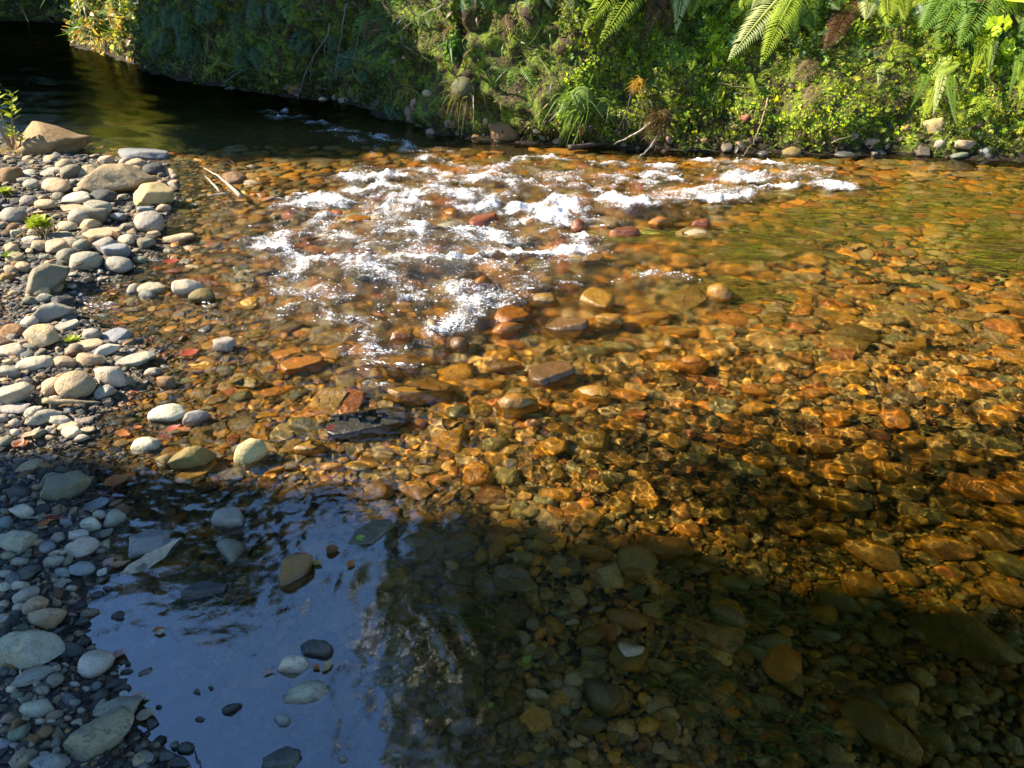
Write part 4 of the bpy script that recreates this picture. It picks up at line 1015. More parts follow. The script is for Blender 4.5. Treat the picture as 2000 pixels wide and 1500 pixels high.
# ------------------------------------------------------------------ ferns
def frond_arrays(P0, P1, up, face, width, n, arch=.25, tipw=.12, fill=.42, droop=.25):
    """one fern frond from P0 to P1: arched rib with two rows of folded leaflets"""
    P0, P1, up, face = Vector(P0), Vector(P1), Vector(up), Vector(face)
    L = (P1 - P0).length; V, F = [], []
    def C(t): return P0.lerp(P1, t) + up * (arch * L * 4 * t * (1 - t) * (1 - .35 * t))
    N = n + 4
    rib = [C(i / 10) for i in range(11)]
    v_, f_ = tube_arrays(rib, [.012 * L * (1 - .8 * i / 10) for i in range(11)], 4)
    V += v_; F += f_
    for i in range(n):
        t = .10 + .89 * (i / (n - 1)) ** .95
        p = C(t); tg = (C(min(1, t + .02)) - C(t - .02)).normalized()
        sd = tg.cross(face).normalized(); nn = sd.cross(tg).normalized()
        prof = min(1, (t - .02) / .22) ** .7 * (1 - max(0, (t - .35) / .65) ** 1.7) + tipw * (1 - t)
        ln = width * .5 * prof * (0.92 + .16 * random.random())
        w = L * .89 / n * fill * (1.0 - .25 * t)
        for s_ in (-1, 1):
            if random.random() < .07: continue
            d = (sd * s_ + tg * (.32 + .5 * t) - nn * (droop * random.uniform(.5, 1.4))).normalized()
            q = (tg - d * tg.dot(d)).normalized()
            b = p; m_ = p + d * ln * .5 + nn * ln * .04; e = p + d * ln - nn * ln * droop * .5 + tg * ln * .06
            i0 = len(V)
            V += [tuple(b), tuple(m_ + q * w + nn * w * .35), tuple(m_), tuple(m_ - q * w + nn * w * .35), tuple(e)]
            F += [(i0, i0 + 2, i0 + 1), (i0, i0 + 3, i0 + 2), (i0 + 2, i0 + 4, i0 + 1), (i0 + 3, i0 + 4, i0 + 2)]
    return V, F
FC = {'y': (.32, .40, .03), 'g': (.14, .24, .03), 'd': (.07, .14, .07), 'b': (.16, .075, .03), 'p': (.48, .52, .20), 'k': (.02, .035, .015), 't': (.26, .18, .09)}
def fern(label, fronds, strap=False, group='ferns on the far bank'):
    b0, n0, d0 = bank_hit(fronds[0][0], max(fronds[0][1], -60))
    base = Vector(b0); t = empty('fern', base, label, 'fern', group)
    for bx_, by_, tx, ty, w, col in fronds:
        bb, nn, dist = bank_hit(bx_, max(by_, -80))
        out = Vector((nn.x, nn.y, 0)).normalized()
        a = sight(bx_, by_, dist - .06); L0 = math.hypot(tx - bx_, ty - by_) / FPX * dist
        _, _, d2 = bank_hit(tx, max(ty, 0))
        b = sight(tx, ty, min(dist, d2) - .10 - .22 * L0)
        face = (CAMP - a).normalized() * .75 + Vector((0, 0, .6))
        ww = w / FPX * dist
        n = max(12, int(L0 / (.016 if not strap else .011)))
        V, F = frond_arrays(a - base, b - base, (out * .6 + Vector((0, 0, .8))).normalized(), face.normalized(), ww, min(n, 34 if not strap else 46), random.uniform(.03, .24), fill=.5 if not strap else .55, droop=.2 if not strap else .1)
        o = link('frond', mk_mesh('frond', V, F, M_FROND, False), t)
        c = FC[col]; v = random.uniform(.85, 1.15); o.color = (c[0] * v, c[1] * v, c[2] * v, 1)
    return t
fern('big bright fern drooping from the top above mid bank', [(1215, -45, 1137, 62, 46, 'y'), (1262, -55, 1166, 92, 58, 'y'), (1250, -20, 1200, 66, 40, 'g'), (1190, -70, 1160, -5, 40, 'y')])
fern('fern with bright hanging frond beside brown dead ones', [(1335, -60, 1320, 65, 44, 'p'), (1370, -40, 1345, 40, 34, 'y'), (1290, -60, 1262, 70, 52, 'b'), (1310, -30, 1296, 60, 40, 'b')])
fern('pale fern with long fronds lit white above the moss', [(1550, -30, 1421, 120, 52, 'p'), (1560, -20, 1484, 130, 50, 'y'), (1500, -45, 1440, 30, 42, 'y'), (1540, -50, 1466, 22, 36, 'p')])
fern('fern with green broad leaflets hanging above the brown frond', [(1560, -20, 1590, 68, 50, 'g'), (1540, -10, 1545, 80, 46, 'g'), (1600, -40, 1640, 20, 44, 'g')])
fern('dead brown fern frond hanging over the bank', [(1660, -10, 1622, 78, 54, 'b'), (1655, 20, 1610, 100, 44, 'b')])
fern('small tan fern curling over the yellow moss', [(1598, 128, 1543, 160, 40, 't'), (1592, 118, 1560, 140, 34, 't'), (1600, 165, 1572, 205, 34, 't')])
fern('little light green sprout fern on the bank', [(1620, 88, 1592, 78, 12, 'y'), (1620, 88, 1648, 72, 12, 'p'), (1620, 88, 1600, 108, 12, 'p')])
fern('large soft green fern near the top right of the bank', [(1900, -70, 1792, 70, 70, 'g'), (1930, -60, 1830, 85, 74, 'g'), (1960, -60, 1870, 95, 66, 'g'), (1980, -50, 1930, 60, 60, 'y'), (1880, -60, 1782, 14, 50, 'y')])
fern('strap fern with long dangling ribbed fronds above the cream rock', [(1830, 140, 1796, 252, 20, 'y'), (1842, 142, 1822, 226, 18, 'p'), (1862, 145, 1868, 246, 18, 'g'), (1800, 145, 1776, 215, 14, 'g')], True)
fern('arched yellow-green fern frond crowning the strap fern', [(1810, 150, 1875, 125, 36, 'y'), (1815, 145, 1860, 108, 26, 'y')])
fern('strap fern hanging in three bright ribbons near the right edge', [(1935, 65, 1924, 168, 18, 'y'), (1945, 60, 1932, 150, 16, 'p'), (1912, 70, 1889, 168, 16, 'y')], True)
fern('narrow strap fern at the far right end of the bank', [(1985, 90, 1968, 190, 16, 'g'), (1998, 100, 1992, 200, 16, 'y')], True)
fern('yellow-green fern peeking from the leaves mid right', [(1790, 98, 1732, 100, 18, 'y'), (1712, 130, 1700, 150, 22, 'y'), (1722, 128, 1740, 132, 20, 'y')])
fern('star-like pale fern rosette on the leafy bank', [(1716, 128, 1716, 170, 16, 'p'), (1716, 128, 1698, 132, 14, 'y'), (1716, 128, 1736, 126, 14, 'y')])
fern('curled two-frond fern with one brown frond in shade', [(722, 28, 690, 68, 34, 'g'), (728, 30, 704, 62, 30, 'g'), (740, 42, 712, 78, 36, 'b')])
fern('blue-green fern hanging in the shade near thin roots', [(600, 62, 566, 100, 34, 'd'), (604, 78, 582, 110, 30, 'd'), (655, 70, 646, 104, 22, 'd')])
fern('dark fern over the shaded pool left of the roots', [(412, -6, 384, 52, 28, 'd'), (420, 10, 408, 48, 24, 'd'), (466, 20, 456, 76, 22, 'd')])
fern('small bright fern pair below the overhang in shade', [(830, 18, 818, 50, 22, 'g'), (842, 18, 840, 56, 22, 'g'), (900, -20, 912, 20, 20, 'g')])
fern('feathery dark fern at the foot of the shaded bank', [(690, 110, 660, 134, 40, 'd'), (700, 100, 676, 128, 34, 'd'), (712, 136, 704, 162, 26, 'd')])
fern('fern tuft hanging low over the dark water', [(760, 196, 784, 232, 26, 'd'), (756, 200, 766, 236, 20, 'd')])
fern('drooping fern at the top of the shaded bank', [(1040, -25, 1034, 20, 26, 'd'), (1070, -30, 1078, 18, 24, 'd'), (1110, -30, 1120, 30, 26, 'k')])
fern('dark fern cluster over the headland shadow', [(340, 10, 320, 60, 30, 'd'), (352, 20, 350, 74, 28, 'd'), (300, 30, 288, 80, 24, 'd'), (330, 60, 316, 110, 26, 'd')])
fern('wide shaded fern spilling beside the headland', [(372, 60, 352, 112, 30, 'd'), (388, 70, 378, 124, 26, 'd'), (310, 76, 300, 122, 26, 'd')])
fern('fern among brown leaves at the top right', [(1975, -30, 1905, 8, 40, 'b'), (1990, 10, 1950, 58, 34, 'b'), (1996, 40, 1960, 96, 30, 'g')])
fern('dry fern hanging beside the dark hollow', [(985, 26, 985, 82, 24, 'b'), (1000, 30, 1002, 70, 22, 't')])

fern('broad yellow fern crossing in front of dark leaves at the top', [(1440, -60, 1400, 28, 50, 'y'), (1450, -50, 1455, 44, 46, 'g'), (1400, -50, 1372, 20, 40, 'y')])
fern('light fern hanging over the leafy shoots near the top', [(1700, -40, 1690, 40, 46, 'p'), (1720, -40, 1735, 52, 44, 'y'), (1740, -30, 1768, 40, 40, 'y')])
fern('fern with long arching fronds in the right corner', [(2000, -60, 1990, 46, 60, 'y'), (1960, -60, 1948, 36, 54, 'p'), (2030, -20, 1988, 84, 50, 'g')])
fern('short yellow fern beside the cream stones', [(1905, 190, 1888, 232, 26, 'y'), (1915, 190, 1925, 236, 24, 'y')])
fern('fresh green fern above the bare branches', [(1330, 90, 1310, 140, 34, 'g'), (1340, 90, 1350, 138, 30, 'y')])
fern('olive fern half hidden at the top of mid bank', [(960, -30, 948, 30, 36, 'g'), (930, -30, 902, 26, 34, 'd')])
fern('hanging shade fern between the thin roots', [(540, -10, 528, 56, 36, 'd'), (560, 0, 566, 50, 34, 'g'), (510, 0, 494, 60, 34, 'd')])
fern('shade fern spreading above the dark waterline', [(480, 90, 462, 140, 34, 'd'), (500, 88, 508, 140, 34, 'd'), (520, 90, 548, 128, 30, 'g')])
fern('pale small fern near the grass clump', [(1010, 130, 990, 172, 26, 'g'), (1020, 130, 1040, 168, 24, 'g')])
# ------------------------------------------------------------------ branches, roots and twigs
WC = {'g': (.22, .19, .15), 'd': (.07, .05, .035), 'p': (.42, .34, .24), 'r': (.20, .10, .05), 't': (.34, .25, .13)}
def stick(name, label, cat, pts, wpx, col, group=None, onbank=True, off=.06, jit=.004, branches=()):
    """pts in photo pixels laid on the bank (or the ground); wpx = thickness there"""
    def place(x, y, o=off):
        if onbank:
            _, _, d = bank_hit(x, y); return sight(x, y, d - o)
        p = ground_hit(x, y); p = G(x, y, max(p[2], 0) + o); return Vector(p)
    raw = [place(x, y) for x, y in pts]
    base = raw[0].copy(); t = empty(name, base, label, cat, group)
    def poly(rr, w0, nm):
        fine = []
        for a, b in zip(rr[:-1], rr[1:]):
            k = 4
            for i in range(k): fine.append(a.lerp(b, i / k) - base + Vector(rng.normal(0, jit, 3)))
        fine.append(rr[-1] - base)
        w = w0 / FPX * depth_of(rr[0]) / 2
        return tube(nm, fine, [w * (1 - .75 * i / (len(fine) - 1)) for i in range(len(fine))], M_WOOD, t, 5, WC[col])
    poly(raw, wpx, 'stem')
    for br_ in branches: poly([place(x, y) for x, y in br_], wpx * .6, 'twig')
    return t
RG = 'roots and twigs hanging on the bank'
stick('hanging_root', 'pale forked root reaching down into the dark water', 'root', [(645, 45), (640, 70), (612, 110), (598, 140), (580, 200)], 4, 'g', RG, branches=[[(612, 110), (606, 140), (608, 170)], [(598, 140), (588, 160)], [(636, 78), (632, 120)]])
stick('hanging_root', 'straight grey root beside the curled fern', 'root', [(676, 5), (668, 60), (660, 110), (657, 150)], 5, 'g', RG, branches=[[(660, 110), (650, 160)]])
stick('hanging_root', 'thick dark branch slanting down from the top of the bank', 'root', [(735, -10), (760, 22), (784, 48)], 8, 'd', RG)
stick('hanging_root', 'thin bare twig crossing above the mossy hollow', 'twig', [(868, 8), (820, 32), (774, 66)], 3, 'g', RG, branches=[[(820, 32), (800, 20), (785, 5)]])
stick('hanging_root', 'pale twig lying over the shaded leaves', 'twig', [(546, 24), (575, 34), (600, 39), (640, 34)], 3, 'g', RG, branches=[[(575, 34), (556, 50)]])
stick('hanging_root', 'brown root hanging to the dark water left of the ferns', 'root', [(408, 60), (405, 100), (398, 138), (394, 168)], 6, 'r', RG, branches=[[(398, 138), (410, 160)]])
stick('hanging_root', 'dark post-like root below the sunlit headland', 'root', [(258, 100), (262, 118), (264, 142)], 6, 'd', RG)
stick('hanging_root', 'thin root bundle beside the bracken roots', 'root', [(700, 70), (694, 110), (684, 170), (690, 200)], 3, 'g', RG, branches=[[(694, 110), (702, 150)], [(684, 170), (676, 196)]])
stick('hanging_root', 'arching dry stem sweeping over the grassy bank', 'twig', [(1018, 82), (1045, 100), (1065, 128), (1080, 160)], 3, 't', RG)
stick('hanging_root', 'thin straw leaning down to the riffle at mid bank', 'twig', [(1085, 186), (1050, 225), (1016, 258)], 3, 't', RG)
stick('hanging_root', 'slim straw bending into the foam near the mossy foot', 'twig', [(1500, 190), (1488, 240), (1470, 280), (1445, 312)], 3, 't', RG)
stick('hanging_root', 'pale stalk lying across the yellow plants', 'twig', [(1400, 160), (1440, 170), (1500, 171)], 3, 't', RG)
stick('hanging_root', 'thin stem crossing the plants above the cream stones', 'twig', [(1622, 278), (1660, 266), (1712, 226)], 2.5, 't', RG)
stick('hanging_root', 'fine curved root across the bare soil', 'root', [(782, 70), (790, 90), (812, 104), (838, 116)], 3, 'g', RG)
stick('hanging_root', 'twiggy dry stem standing by the weeds at mid bank', 'twig', [(905, 90), (918, 118), (925, 140)], 2.5, 't', RG)
stick('hanging_root', 'bleached twigs tangled in the dark corner beyond the bend', 'twig', [(44, 20), (60, 50), (84, 70), (120, 84)], 3, 'g', RG, branches=[[(60, 50), (110, 62), (150, 66)], [(84, 70), (74, 84)], [(30, 2), (44, 20)]])
stick('hanging_root', 'fan of thin dead twigs over the black water far left', 'twig', [(60, 4), (90, 30), (110, 52), (146, 70)], 3, 'r', RG, branches=[[(90, 30), (120, 34), (150, 50)], [(70, 12), (60, 40)]])
DW = 'driftwood caught at the foot of the bank'
stick('driftwood_branch', 'smooth bare branch propped from the root ball to the water', 'branch', [(1300, 216), (1272, 240), (1240, 262), (1198, 283)], 8, 'p', DW, off=.22)
stick('driftwood_branch', 'second bare branch leaning into the foam under the root ball', 'branch', [(1292, 250), (1280, 275), (1262, 296), (1244, 309)], 8, 'g', DW, off=.2)
stick('driftwood_branch', 'mossy log end wedged low beside the roots', 'branch', [(1150, 246), (1166, 262), (1184, 280)], 14, 'd', DW, off=.16)
stick('driftwood_branch', 'dark flat driftwood slab at the water line', 'branch', [(1110, 290), (1140, 284), (1190, 278)], 15, 'd', DW, off=.1)
stick('driftwood_branch', 'short grey stick end standing in the bank foot', 'branch', [(1086, 240), (1094, 256), (1100, 264)], 7, 'r', DW, off=.06)
stick('hanging_root', 'tall dark root strand with a yellow tuft at its top', 'root', [(1238, 160), (1232, 192), (1222, 222)], 4, 'd', RG, off=.2, branches=[[(1222, 222), (1208, 250), (1188, 274)], [(1222, 222), (1216, 256), (1196, 270)], [(1222, 222), (1228, 246), (1224, 268)]])

def tuft(name, label, cat, px, py, rpx, n, col, dirx, off, spread=.9, width=.004, mat=None, parts='fibre'):
    _, nn, d = bank_hit(px, py); c = sight(px, py, d - off); r = rpx / FPX * d
    V, F = [], []
    D = (Vector((dirx, 0, -.5)) + nn * .5).normalized()
    for k in range(n):
        dd_ = (D + Vector(rng.normal(0, spread, 3))).normalized()
        L = r * rng.uniform(.7, 1.3); s0 = Vector(rng.normal(0, r * .22, 3))
        sd = dd_.cross(Vector((rng.normal(), rng.normal(), rng.normal()))).normalized() * width
        p1 = s0 + dd_ * L * .5; p2 = s0 + dd_ * L + Vector((0, 0, -L * .35))
        i = len(V); V += [tuple(s0 - sd), tuple(s0 + sd), tuple(p1 + sd), tuple(p1 - sd), tuple(p2)]
        F += [(i, i + 1, i + 2, i + 3), (i + 3, i + 2, i + 4)]
    t = empty(name, c, label, cat)
    a = link('fibres', mk_mesh('fibres', V, F, M_FROND, False), t); a.color = (*col, 1)
    V2, F2 = rock_shape('r', int(px), 2)
    b = link('core', mk_mesh('core', V2 * r * .45, F2, M_WOOD), t); b.color = (*(x * .6 for x in col), 1)
    return t
tuft('root_ball', 'shaggy dark brown root ball above the bare branches', 'root ball', 1298, 232, 34, 260, (.10, .065, .02), -.5, .22, .55, .003)
tuft('root_ball', 'golden fibre tuft hanging on the root strand', 'root ball', 1252, 163, 18, 140, (.40, .24, .03), -.2, .2, .6, .003)
tuft('moss_cushion', 'hairy olive moss cushion under the golden tuft', 'moss', 1268, 205, 26, 160, (.10, .11, .02), .1, .06, .9, .003)
tuft('moss_cushion', 'round green moss ball on the shaded bank', 'moss', 437, 100, 12, 90, (.07, .11, .01), 0, .05, 1.0, .004)
tuft('moss_cushion', 'small moss clump in the soil hollow', 'moss', 778, 98, 12, 90, (.08, .13, .01), 0, .05, 1.0, .003)
tuft('grass_clump', 'arching green grass clump beside the driftwood', 'grass clump', 1135, 195, 52, 110, (.16, .24, .04), -.7, .10, .5, .006)
tuft('grass_clump', 'second grass clump falling toward the riffle', 'grass clump', 1170, 215, 34, 70, (.12, .18, .03), -.2, .12, .5, .005)
tuft('grass_clump', 'thin dry grass clump at the crumbling bank foot', 'grass clump', 905, 175, 50, 90, (.16, .15, .06), -.3, .08, .7, .003)
tuft('weed_plant', 'bright weed plant rising from the shaded bank', 'weed', 885, 88, 30, 70, (.07, .15, .03), .1, .06, 1.1, .010)
tuft('weed_plant', 'yellowing weed above the reddish bank stones', 'weed', 800, 178, 26, 80, (.24, .22, .05), 0, .06, 1.1, .008)

# stones in the bank
for row in """990 260 54 46 N r;572 172 22 24 N a;560 168 16 14 B a;632 196 16 12 T r;672 197 22 12 O r;768 120 12 8 C r;788 112 8 6 C r;800 218 18 20 P r;808 206 16 24 P r;835 183 18 14 T r;868 224 22 24 N a;890 220 24 16 P a
916 214 22 22 N a;880 242 24 18 P a;842 260 20 16 P a;960 247 14 14 N a;948 236 10 10 T r;1088 278 18 16 P r;1048 254 14 12 C r;1132 252 20 24 N r;1060 268 16 10 O r;1306 273 16 14 P a;1376 278 16 16 N a;1296 300 12 12 P a
1445 285 24 18 T a;1452 232 22 12 R f;1435 248 12 8 P a;1628 270 16 16 P r;1666 265 20 14 O r;1700 280 30 18 T a;1824 248 42 28 Y f;1836 283 18 16 C r;1880 282 38 14 T f;1770 252 14 14 N r;1650 305 40 16 D r;1545 300 34 22 L r
1922 298 18 14 B r;720 250 20 14 D r;655 190 12 10 B r;1218 282 14 10 O a;1340 292 14 10 O a;1490 302 20 12 D r;1720 300 22 12 D r;1930 304 20 10 D r;448 176 16 10 D r;1870 305 30 10 V r;975 278 20 10 D a;930 268 18 10 N a""".replace('\n', ';').split(';'):
    q = row.split(); px, py, w, h = map(float, q[:4]); colk, shp = q[4], q[5]
    loc, nn, dist = bank_hit(px, py)
    W = w / FPX * dist; H_ = h / FPX * dist
    o = link('bank_stone', rock_mesh(shp, int(rng.integers(0, NSH[shp])), 3 if w > 20 else 2), recv=True)
    o.location = sight(px, py, dist + W * .14); o.scale = (W * .54, W * .42, H_ * .54)
    o.rotation_euler = (rng.normal(0, .15), rng.normal(0, .15), rng.normal(0, .4))
    c = PAL[colk][0]; v = rng.uniform(.8, 1.1); o.color = (*(x * v for x in c), 1)
    size = 'large' if w > 34 else 'small' if w > 15 else 'tiny'
    BL = [('red-brown boulder in the bank foot', 990, 260), ('sunlit cream bank rock', 1824, 248), ('golden fibre tuft', 1252, 163), ('shaggy root ball', 1298, 232), ('arching grass clump', 1135, 195), ('pale forked root', 600, 150),
          ('thin dry grass clump', 905, 175), ('strap fern ribbons', 1810, 200), ('small tan fern', 1565, 180), ('moss in the hollow', 778, 98), ('bend of the bank', 430, 170), ('long straw', 1470, 270)]
    if (px, py) == (990, 260): lb = 'large red-brown boulder standing at the foot of the bank in the water'
    elif (px, py) == (1824, 248): lb = 'sunlit cream rock set in yellow moss under the strap fern'
    else:
        save = LANDMARKS[:]; LANDMARKS[:] = BL; lb = place_label(size, PAL[colk][1], SHW[shp], px, py, 'bank stone'); LANDMARKS[:] = save
    tag(o, lb, 'stone', 'stones set in the far bank')

# ------------------------------------------------------------------ the boulder with sprigs, plants and driftwood on the near shore
V, F = rock_shape('a', 909, 4)
bld = link('boulder', mk_mesh('boulder', V, F, M_STONE), recv=True)
V = V.copy()
lft = sstep(1.0, -.55, V[:, 0]) * sstep(-1.0, -.55, V[:, 0]) ; V[:, 2] = np.where(V[:, 2] > 0, V[:, 2] * (.30 + .70 * np.clip(1 - np.abs(V[:, 0] + .5) / 1.3, 0, 1)), V[:, 2])
bld.data = mk_mesh('boulder', V, F, M_STONE)
p = ground_hit(85, 305); dd_ = depth_of(p)
bld.location = (p[0] - .05, p[1] + .2, p[2] + .05); bld.scale = (.28, .22, .19); bld.rotation_euler = (0, 0, .1); bld.color = (.30, .19, .075, 1)
tag(bld, 'big tan boulder with leafy sprigs before it, by the dark pool', 'boulder')

def sprig_plant(label, px, py, stems, lcol, dry=0, hgt=1.0):
    p = Vector(ground_hit(px, py)); t = empty('leafy_shoot', p, label, 'plant', 'plants on the gravel bar')
    d = depth_of(p)
    for (x1, y1, leafy) in stems:
        e = p + Vector(((x1 - px) / FPX * d, -.02, (py - y1) / FPX * d / cp))
        mid = p.lerp(e, .5) + Vector((rng.normal(0, .012), 0, 0))
        pts = [Vector((0, 0, -.01)), mid - p, e - p]
        st = tube('stem', pts, [.0075, .006, .003], M_WOOD, t, 5, (.34, .24, .14))
        if leafy:
            V, F = [], []
            for k in range(18):
                q = (mid - p).lerp(e - p, .15 + .9 * k / 17); a = k * 2.4; L = .060 * (1.2 - .5 * k / 17) * leafy
                dv = Vector((math.cos(a), math.sin(a), .45)).normalized(); sd = dv.cross(Vector((0, 0, 1))).normalized()
                i = len(V); V += [tuple(q), tuple(q + dv * L * .5 + sd * L * .3), tuple(q + dv * L), tuple(q + dv * L * .5 - sd * L * .3)]; F.append((i, i + 1, i + 2, i + 3))
            lf = link('leaves', mk_mesh('leaves', V, F, M_FROND, False), t); lf.color = (*lcol, 1)
    if dry:
        V, F = [], []
        for k in range(dry):
            s0 = Vector(rng.normal(0, .07, 3)) * 1; s0.z = abs(s0.z) * .4
            dv = Vector((rng.normal(0, .7), rng.normal(0, .7), rng.uniform(.3, 1.2))).normalized(); L = rng.uniform(.03, .10); sd = dv.cross(Vector((0, 1, .3))).normalized() * .003
            i = len(V); V += [tuple(s0 - sd), tuple(s0 + sd), tuple(s0 + dv * L)]; F.append((i, i + 1, i + 2))
        b = link('dry_stems', mk_mesh('dry_stems', V, F, M_FROND, False), t); b.color = (.42, .30, .20, 1); b['kind'] = 'stuff'
    return t
YC = (.36, .42, .03)
sprig_plant('tall shoots with yellow-green leafy tips before the boulder', 26, 300, [(38, 168, 1.4), (64, 205, 1.4), (17, 208, .9), (3, 200, 0), (10, 225, 0), (40, 255, 1.0), (58, 268, .8)], YC, 160)
sprig_plant('yellow-green weed tuft growing between the grey stones', 86, 462, [(80, 432, 1.0), (92, 428, 1.1), (100, 438, .9), (72, 440, .8)], YC, 60)
sprig_plant('tiny green seedling by the flat stones at the left', 32, 506, [(26, 498, .8), (36, 500, .7)], (.20, .30, .03), 0)
sprig_plant('low yellow-green weed at the left beyond the weed tuft', 14, 384, [(6, 374, 1.0), (18, 372, 1.0), (26, 378, .8)], YC, 30)
sprig_plant('tiny yellow weed among the tan stones', 145, 668, [(142, 660, .6), (150, 662, .6)], YC, 0)
sprig_plant('small sprout on the stones behind the humped stone', 198, 332, [(196, 314, .3), (200, 320, .2)], (.3, .25, .1), 8)

def ground_stick(label, cat, pts, w, col, name='driftwood_stick', lift=.02, group='sticks and bark on the near shore', extra=()):
    return stick(name, label, cat, pts, w, col, group, False, lift, .0015, extra)
ground_stick('bleached driftwood stick propped over the shallows', 'driftwood', [(470, 384), (448, 362), (424, 342), (398, 328)], 9, 'p', lift=.05, extra=[[(450, 365), (440, 350)], [(430, 375), (410, 352), (400, 344)], [(445, 378), (405, 380)]])
ground_stick('brown flat stick lying across the grey stones', 'stick', [(56, 420), (95, 414), (138, 411)], 7, 'r', lift=.05)
ground_stick('long bark strip under the upright tan cobble', 'bark', [(86, 782), (140, 784), (196, 786)], 13, 't', lift=.03)
ground_stick('thin pale twig lying on the pebbles by the red leaf', 'twig', [(52, 1012), (80, 1008), (112, 1003)], 3, 'p', lift=.02)
ground_stick('dark twig at the pool edge below the pitted stone', 'twig', [(140, 985), (178, 974), (245, 940)], 6, 'd', lift=.015)
ground_stick('short white twig leaning on the big grey stone', 'twig', [(41, 1320), (40, 1300), (39, 1284)], 4, 'p', lift=.04)
ground_stick('thin bleached twig on the mud-topped rock', 'twig', [(370, 1188), (410, 1178), (440, 1168)], 3, 'g', lift=.02, extra=[[(440, 1168), (425, 1188)], [(436, 1170), (405, 1158)]])
ground_stick('dark twig standing at the wet gravel spit', 'twig', [(386, 1492), (382, 1470), (372, 1450)], 5, 'd', lift=.03)
ground_stick('thin sprig of wood on the dark wet gravel', 'twig', [(216, 1368), (222, 1350), (228, 1338)], 3, 'd', lift=.03)
ground_stick('short brown stick among tan stones above the bark', 'twig', [(150, 520), (166, 512), (182, 506)], 4, 'r', lift=.04)
b = ground_hit(452, 354)
add_stone(458, 352, 40, 30, -20, 'U', 'a', False)

# ------------------------------------------------------------------ fallen leaves, each one a thing
def leaf_mesh(name, k):
    pts = {0: [.02, .16, .24, .24, .17, .07, .005], 1: [.05, .25, .34, .36, .28, .14, .01], 2: [.02, .10, .14, .14, .11, .05, .004], 3: [.2, .42, .5, .5, .42, .22, .02]}[k]
    V, F = [], []
    n = len(pts)
    for i, w in enumerate(pts):
        x = i / (n - 1); zc = .10 * (2 * x - 1) ** 2 + (.02 if i % 2 else -.02)
        for j, q in enumerate((-1, -.5, 0, .5, 1)):
            V.append((x - .5, q * w, zc + .25 * w * abs(q)))
    for i in range(n - 1):
        for j in range(4):
            a = i * 5 + j; F.append((a, a + 5, a + 6, a + 1))
    me = mk_mesh(name, V, F, M_DRYLEAF); return me
LM = [leaf_mesh('leaf', k) for k in range(4)]
LC = {'r': (.30, .045, .018), 'o': (.40, .14, .03), 'y': (.48, .32, .06), 'c': (.58, .44, .28), 'p': (.55, .30, .24), 'b': (.26, .11, .03), 'g': (.30, .42, .05), 'w': (.62, .55, .42), 't': (.46, .29, .15)}
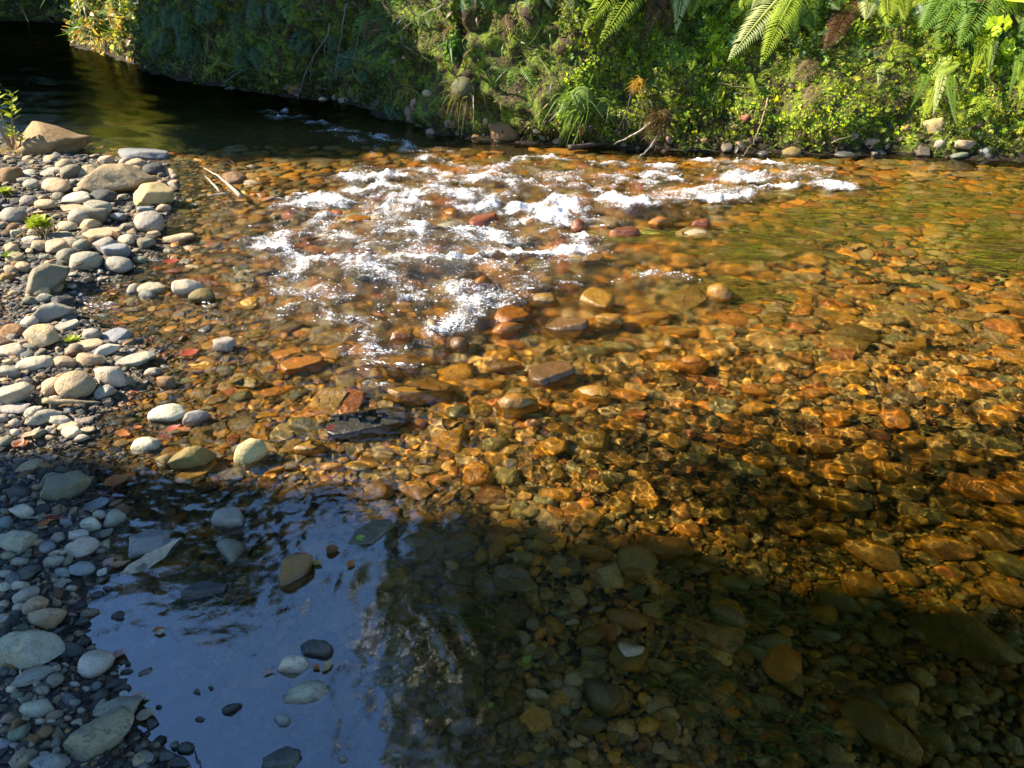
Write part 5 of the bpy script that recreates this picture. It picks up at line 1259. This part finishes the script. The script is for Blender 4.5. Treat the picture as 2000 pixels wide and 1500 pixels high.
LEAVES = """108 1012 36 5 0 r w orange-red leaf lying on the grey pebbles;88 1022 26 30 0 o w orange leaf crumpled beside the orange-red one;300 1092 112 28 2 c w long curled cream leaf beside the blue-grey egg stone;234 1102 34 25 0 t w tan oval leaf near the pool edge
212 1098 18 60 1 p w pink leaf between small stones and pool;200 1118 18 70 1 w w pale leaf tip at the pool edge;232 1277 20 80 3 p w round pink leaf beside the pale oval stone;239 1305 14 70 1 w w cream leaf scrap below the round pink leaf;240 1324 9 10 3 w w tiny cream disc leaf on wet stones
286 1397 40 0 1 c w cream pointed leaf by the crescent stone;276 1363 28 30 0 c w cream leaf floating with a pink one;270 1358 20 40 1 p w pink leaf floating against the cream one;243 1356 20 -10 1 w w pale leaf behind the tucked grey stone
524 1312 26 8 2 p w thin pink leaf afloat beside the knobbly islet;640 1299 28 55 0 t w tan leaf resting by the knobbly islet;618 1303 16 -20 1 o w small orange leaf on the islet edge;366 1152 22 10 1 p w pinkish leaf pair above the mud-topped rock
374 1147 14 60 1 c w small cream leaf standing on its edge by the mud-topped rock;310 1230 20 20 1 o w orange leaf scrap on the mud line;314 1235 18 5 1 c w cream leaf scrap on the mud line;62 848 30 80 0 c w upright cream leaf among the wet pebbles
36 866 18 80 1 p w pinkish leaf beside dark pebbles;108 1080 24 20 0 c w thin cream leaf on pebbles left of the pool;655 838 28 15 1 r w bright red leaf at the tip of the dark slab;650 1074 26 5 3 b w round red-brown leaf by the olive rock
620 1100 20 -8 1 y w yellow leaf scrap by the ridged rock;685 1101 16 60 1 o w orange leaf under water near the olive rock;706 1052 22 10 1 g w small lime green leaf on the wet olive rock;800 1040 10 10 3 o w tiny orange leaf on the broad cobble
1640 935 34 40 1 r u red leaf sunk between amber stones;372 690 30 20 1 r w red leaf torn in the shallows;340 836 30 10 0 r w red leaf behind the small bean stone;240 848 30 -5 1 o w orange leaf by the small inlet;230 940 44 25 1 o w orange leaf at the shade line
1424 1346 30 0 3 y u round golden leaf shining on the dark bed;1657 1340 24 80 1 o u orange-gold leaf above the red lump;1787 1275 56 12 0 b u broad brown sunken leaf of a pair;1758 1290 50 -20 0 b u narrower brown sunken leaf of a pair
1930 1350 30 10 1 o u ragged orange leaf at the dark right end;1616 1345 28 0 2 w u thin white leaf sliver on the dark bed;1642 1436 38 0 2 c u pale long leaf sliver below the red lump;1700 1446 18 -50 2 g u lime leaf sliver by the long sunken stone
1762 1221 14 80 3 t u small tan seed leaf on the dark bed;1220 1385 46 35 0 b u brown sunken leaf below the speckled stone;900 1247 12 70 1 o u small orange leaf on the dark bed;1030 1288 26 40 0 g u faint green leaf under the shaded water
1120 990 16 10 1 o u orange flake at the shade line;335 512 30 10 1 r w red leaf wet between shallow stones;42 868 20 50 1 o w orange leaf scrap on the left pebbles;46 1002 14 20 1 w w white leaf scrap by the cream stone
131 1428 8 0 3 y w tiny yellow leaf dot on the gravel;150 1347 12 10 1 o w orange leaf scrap on dark gravel;960 1378 14 30 1 g u small green leaf fleck in shade;1262 1337 10 10 3 g u lime dot leaf below the speckled stone
270 835 14 10 3 o w orange leaf dot in the bright shallows;1110 350 10 0 1 y w yellow leaf caught in foam;1782 997 24 0 1 y u yellow leaf above the olive cobble;1795 1048 26 0 2 y u yellow leaf sliver by the rusty boulder"""
for row in LEAVES.replace('\n', ';').split(';'):
    q = row.split(' ', 7)
    px, py, w, ang = map(float, q[:4]); k = int(q[4]); colk, where, lb = q[5], q[6], q[7]
    under = where == 'u'
    if under: p = bed_hit(px, py, .012); zc = p[2]
    else: p = ground_hit(px, py); zc = max(p[2] + .016, .006); p = G(px, py, zc)
    d = depth_of(p); dep = math.atan2(CAM_H - zc, p[1]); a = R(ang)
    yaw = math.atan2(math.sin(a) / max(.35, math.sin(dep)), math.cos(a))
    s = w / FPX * d * math.hypot(math.cos(a), math.sin(a) / max(.4, math.sin(dep)))
    o = link('fallen_leaf', LM[k], recv=under); o.location = (p[0], p[1], zc); o.scale = (s, s, s); o.rotation_euler = (rng.normal(0, .12), rng.normal(0, .12), yaw)
    o.color = (*LC[colk], 1)
    tag(o, lb, 'leaf', 'fallen leaves')

n_ = 1500
x_ = rng.uniform(-4.5, .2, n_); y_ = rng.uniform(.75, 6.5, n_)
k_ = inside(x_, y_, LAND) & (np.abs(x_) < .3 + .8 * y_) & (fbm(x_ * 2, y_ * 2, 3, 3) > -.15); x_, y_ = x_[k_], y_[k_]; n_ = len(x_)
s_ = .022 * np.exp(rng.normal(0, .4, n_)) * (1 + .12 * np.maximum(y_ - 2, 0))
c_ = np.array([(.22, .11, .04), (.34, .20, .09), (.15, .08, .035), (.40, .29, .15), (.10, .06, .03)])[rng.integers(0, 5, n_)]
scatter('leaf_litter', np.stack([x_, y_, ground_z(x_, y_) + .012 + .008 * rng.random(n_)], 1), np.stack([rng.normal(0, .4, n_), rng.normal(0, .4, n_), rng.uniform(0, 6.28, n_)], 1), np.stack([s_, s_, s_], 1), c_, [LEAF_L, LEAF_O, BLADE], rng.integers(0, 3, n_).astype(float), False, 'brown leaf scraps and needles caught among the shore stones')

# ------------------------------------------------------------------ water weed combed by the current
def weed(name, label, spots, n, cols, Lr=(.12, .34)):
    P_ = []
    for k in range(n):
        cx, cy_, rx, ry = spots[rng.integers(len(spots))]
        P_.append(G(cx + rng.normal(0, rx), cy_ + rng.normal(0, ry), -.09))
    P_ = np.array(P_); g_ = ground_z(P_[:, 0], P_[:, 1]) + .02
    V, F, Cc = [], [], []
    for k in range(n):
        p, g = P_[k], g_[k]
        if g > -.01: continue
        L = rng.uniform(*Lr); a = R(-8 + 14 * rng.normal()); w = rng.uniform(.0018, .004)
        dx, dy = -math.cos(a), -math.sin(a); ph = rng.uniform(0, 6.28); c = np.array(cols[rng.integers(len(cols))]) * rng.uniform(.7, 1.3)
        i0 = len(V); N = 7
        for i in range(N):
            t = i / (N - 1); lat = .012 * math.sin(t * 5 + ph)
            x, y = p[0] + dx * L * t - dy * lat, p[1] + dy * L * t + dx * lat
            zt = min(-.012, g + .06 * math.sin(t * 2.2) * .8)
            ww = w * (1 - .7 * t)
            V += [(x, y - ww, zt), (x, y + ww, zt + .002)]; Cc += [c, c]
        for i in range(N - 1): F.append((i0 + 2 * i, i0 + 2 * i + 2, i0 + 2 * i + 3, i0 + 2 * i + 1))
    me = mk_mesh(name, V, np.array(F), M_CROWN, True); add_attr(me, 'col', np.array(Cc), 'FLOAT_VECTOR')
    return tag(link(name, me, recv=True), label, kind='stuff')
weed('water_weed', 'green and olive weed strands combed by the current', [(1980, 480, 40, 35), (1990, 530, 30, 20), (1980, 500, 30, 35), (1560, 490, 60, 14), (1800, 420, 120, 22), (1900, 400, 90, 16), (1500, 590, 60, 14), (1700, 460, 120, 20), (1480, 520, 40, 10), (1620, 440, 80, 12), (1300, 480, 50, 8)],
     1500, [(.30, .38, .03), (.46, .52, .05), (.20, .22, .03), (.38, .30, .05), (.26, .18, .03), (.16, .12, .03)])
weed('shaded_weed', 'dark moss strands trailing on the shaded river bed', [(1380, 1340, 60, 40), (1500, 1180, 120, 40), (1700, 1130, 120, 30), (960, 1230, 20, 30), (1560, 1420, 80, 40), (1550, 650, 40, 20), (1700, 640, 60, 20), (1530, 470, 60, 10)], 260, [(.08, .13, .015), (.14, .17, .02), (.06, .09, .015)], (.05, .14))
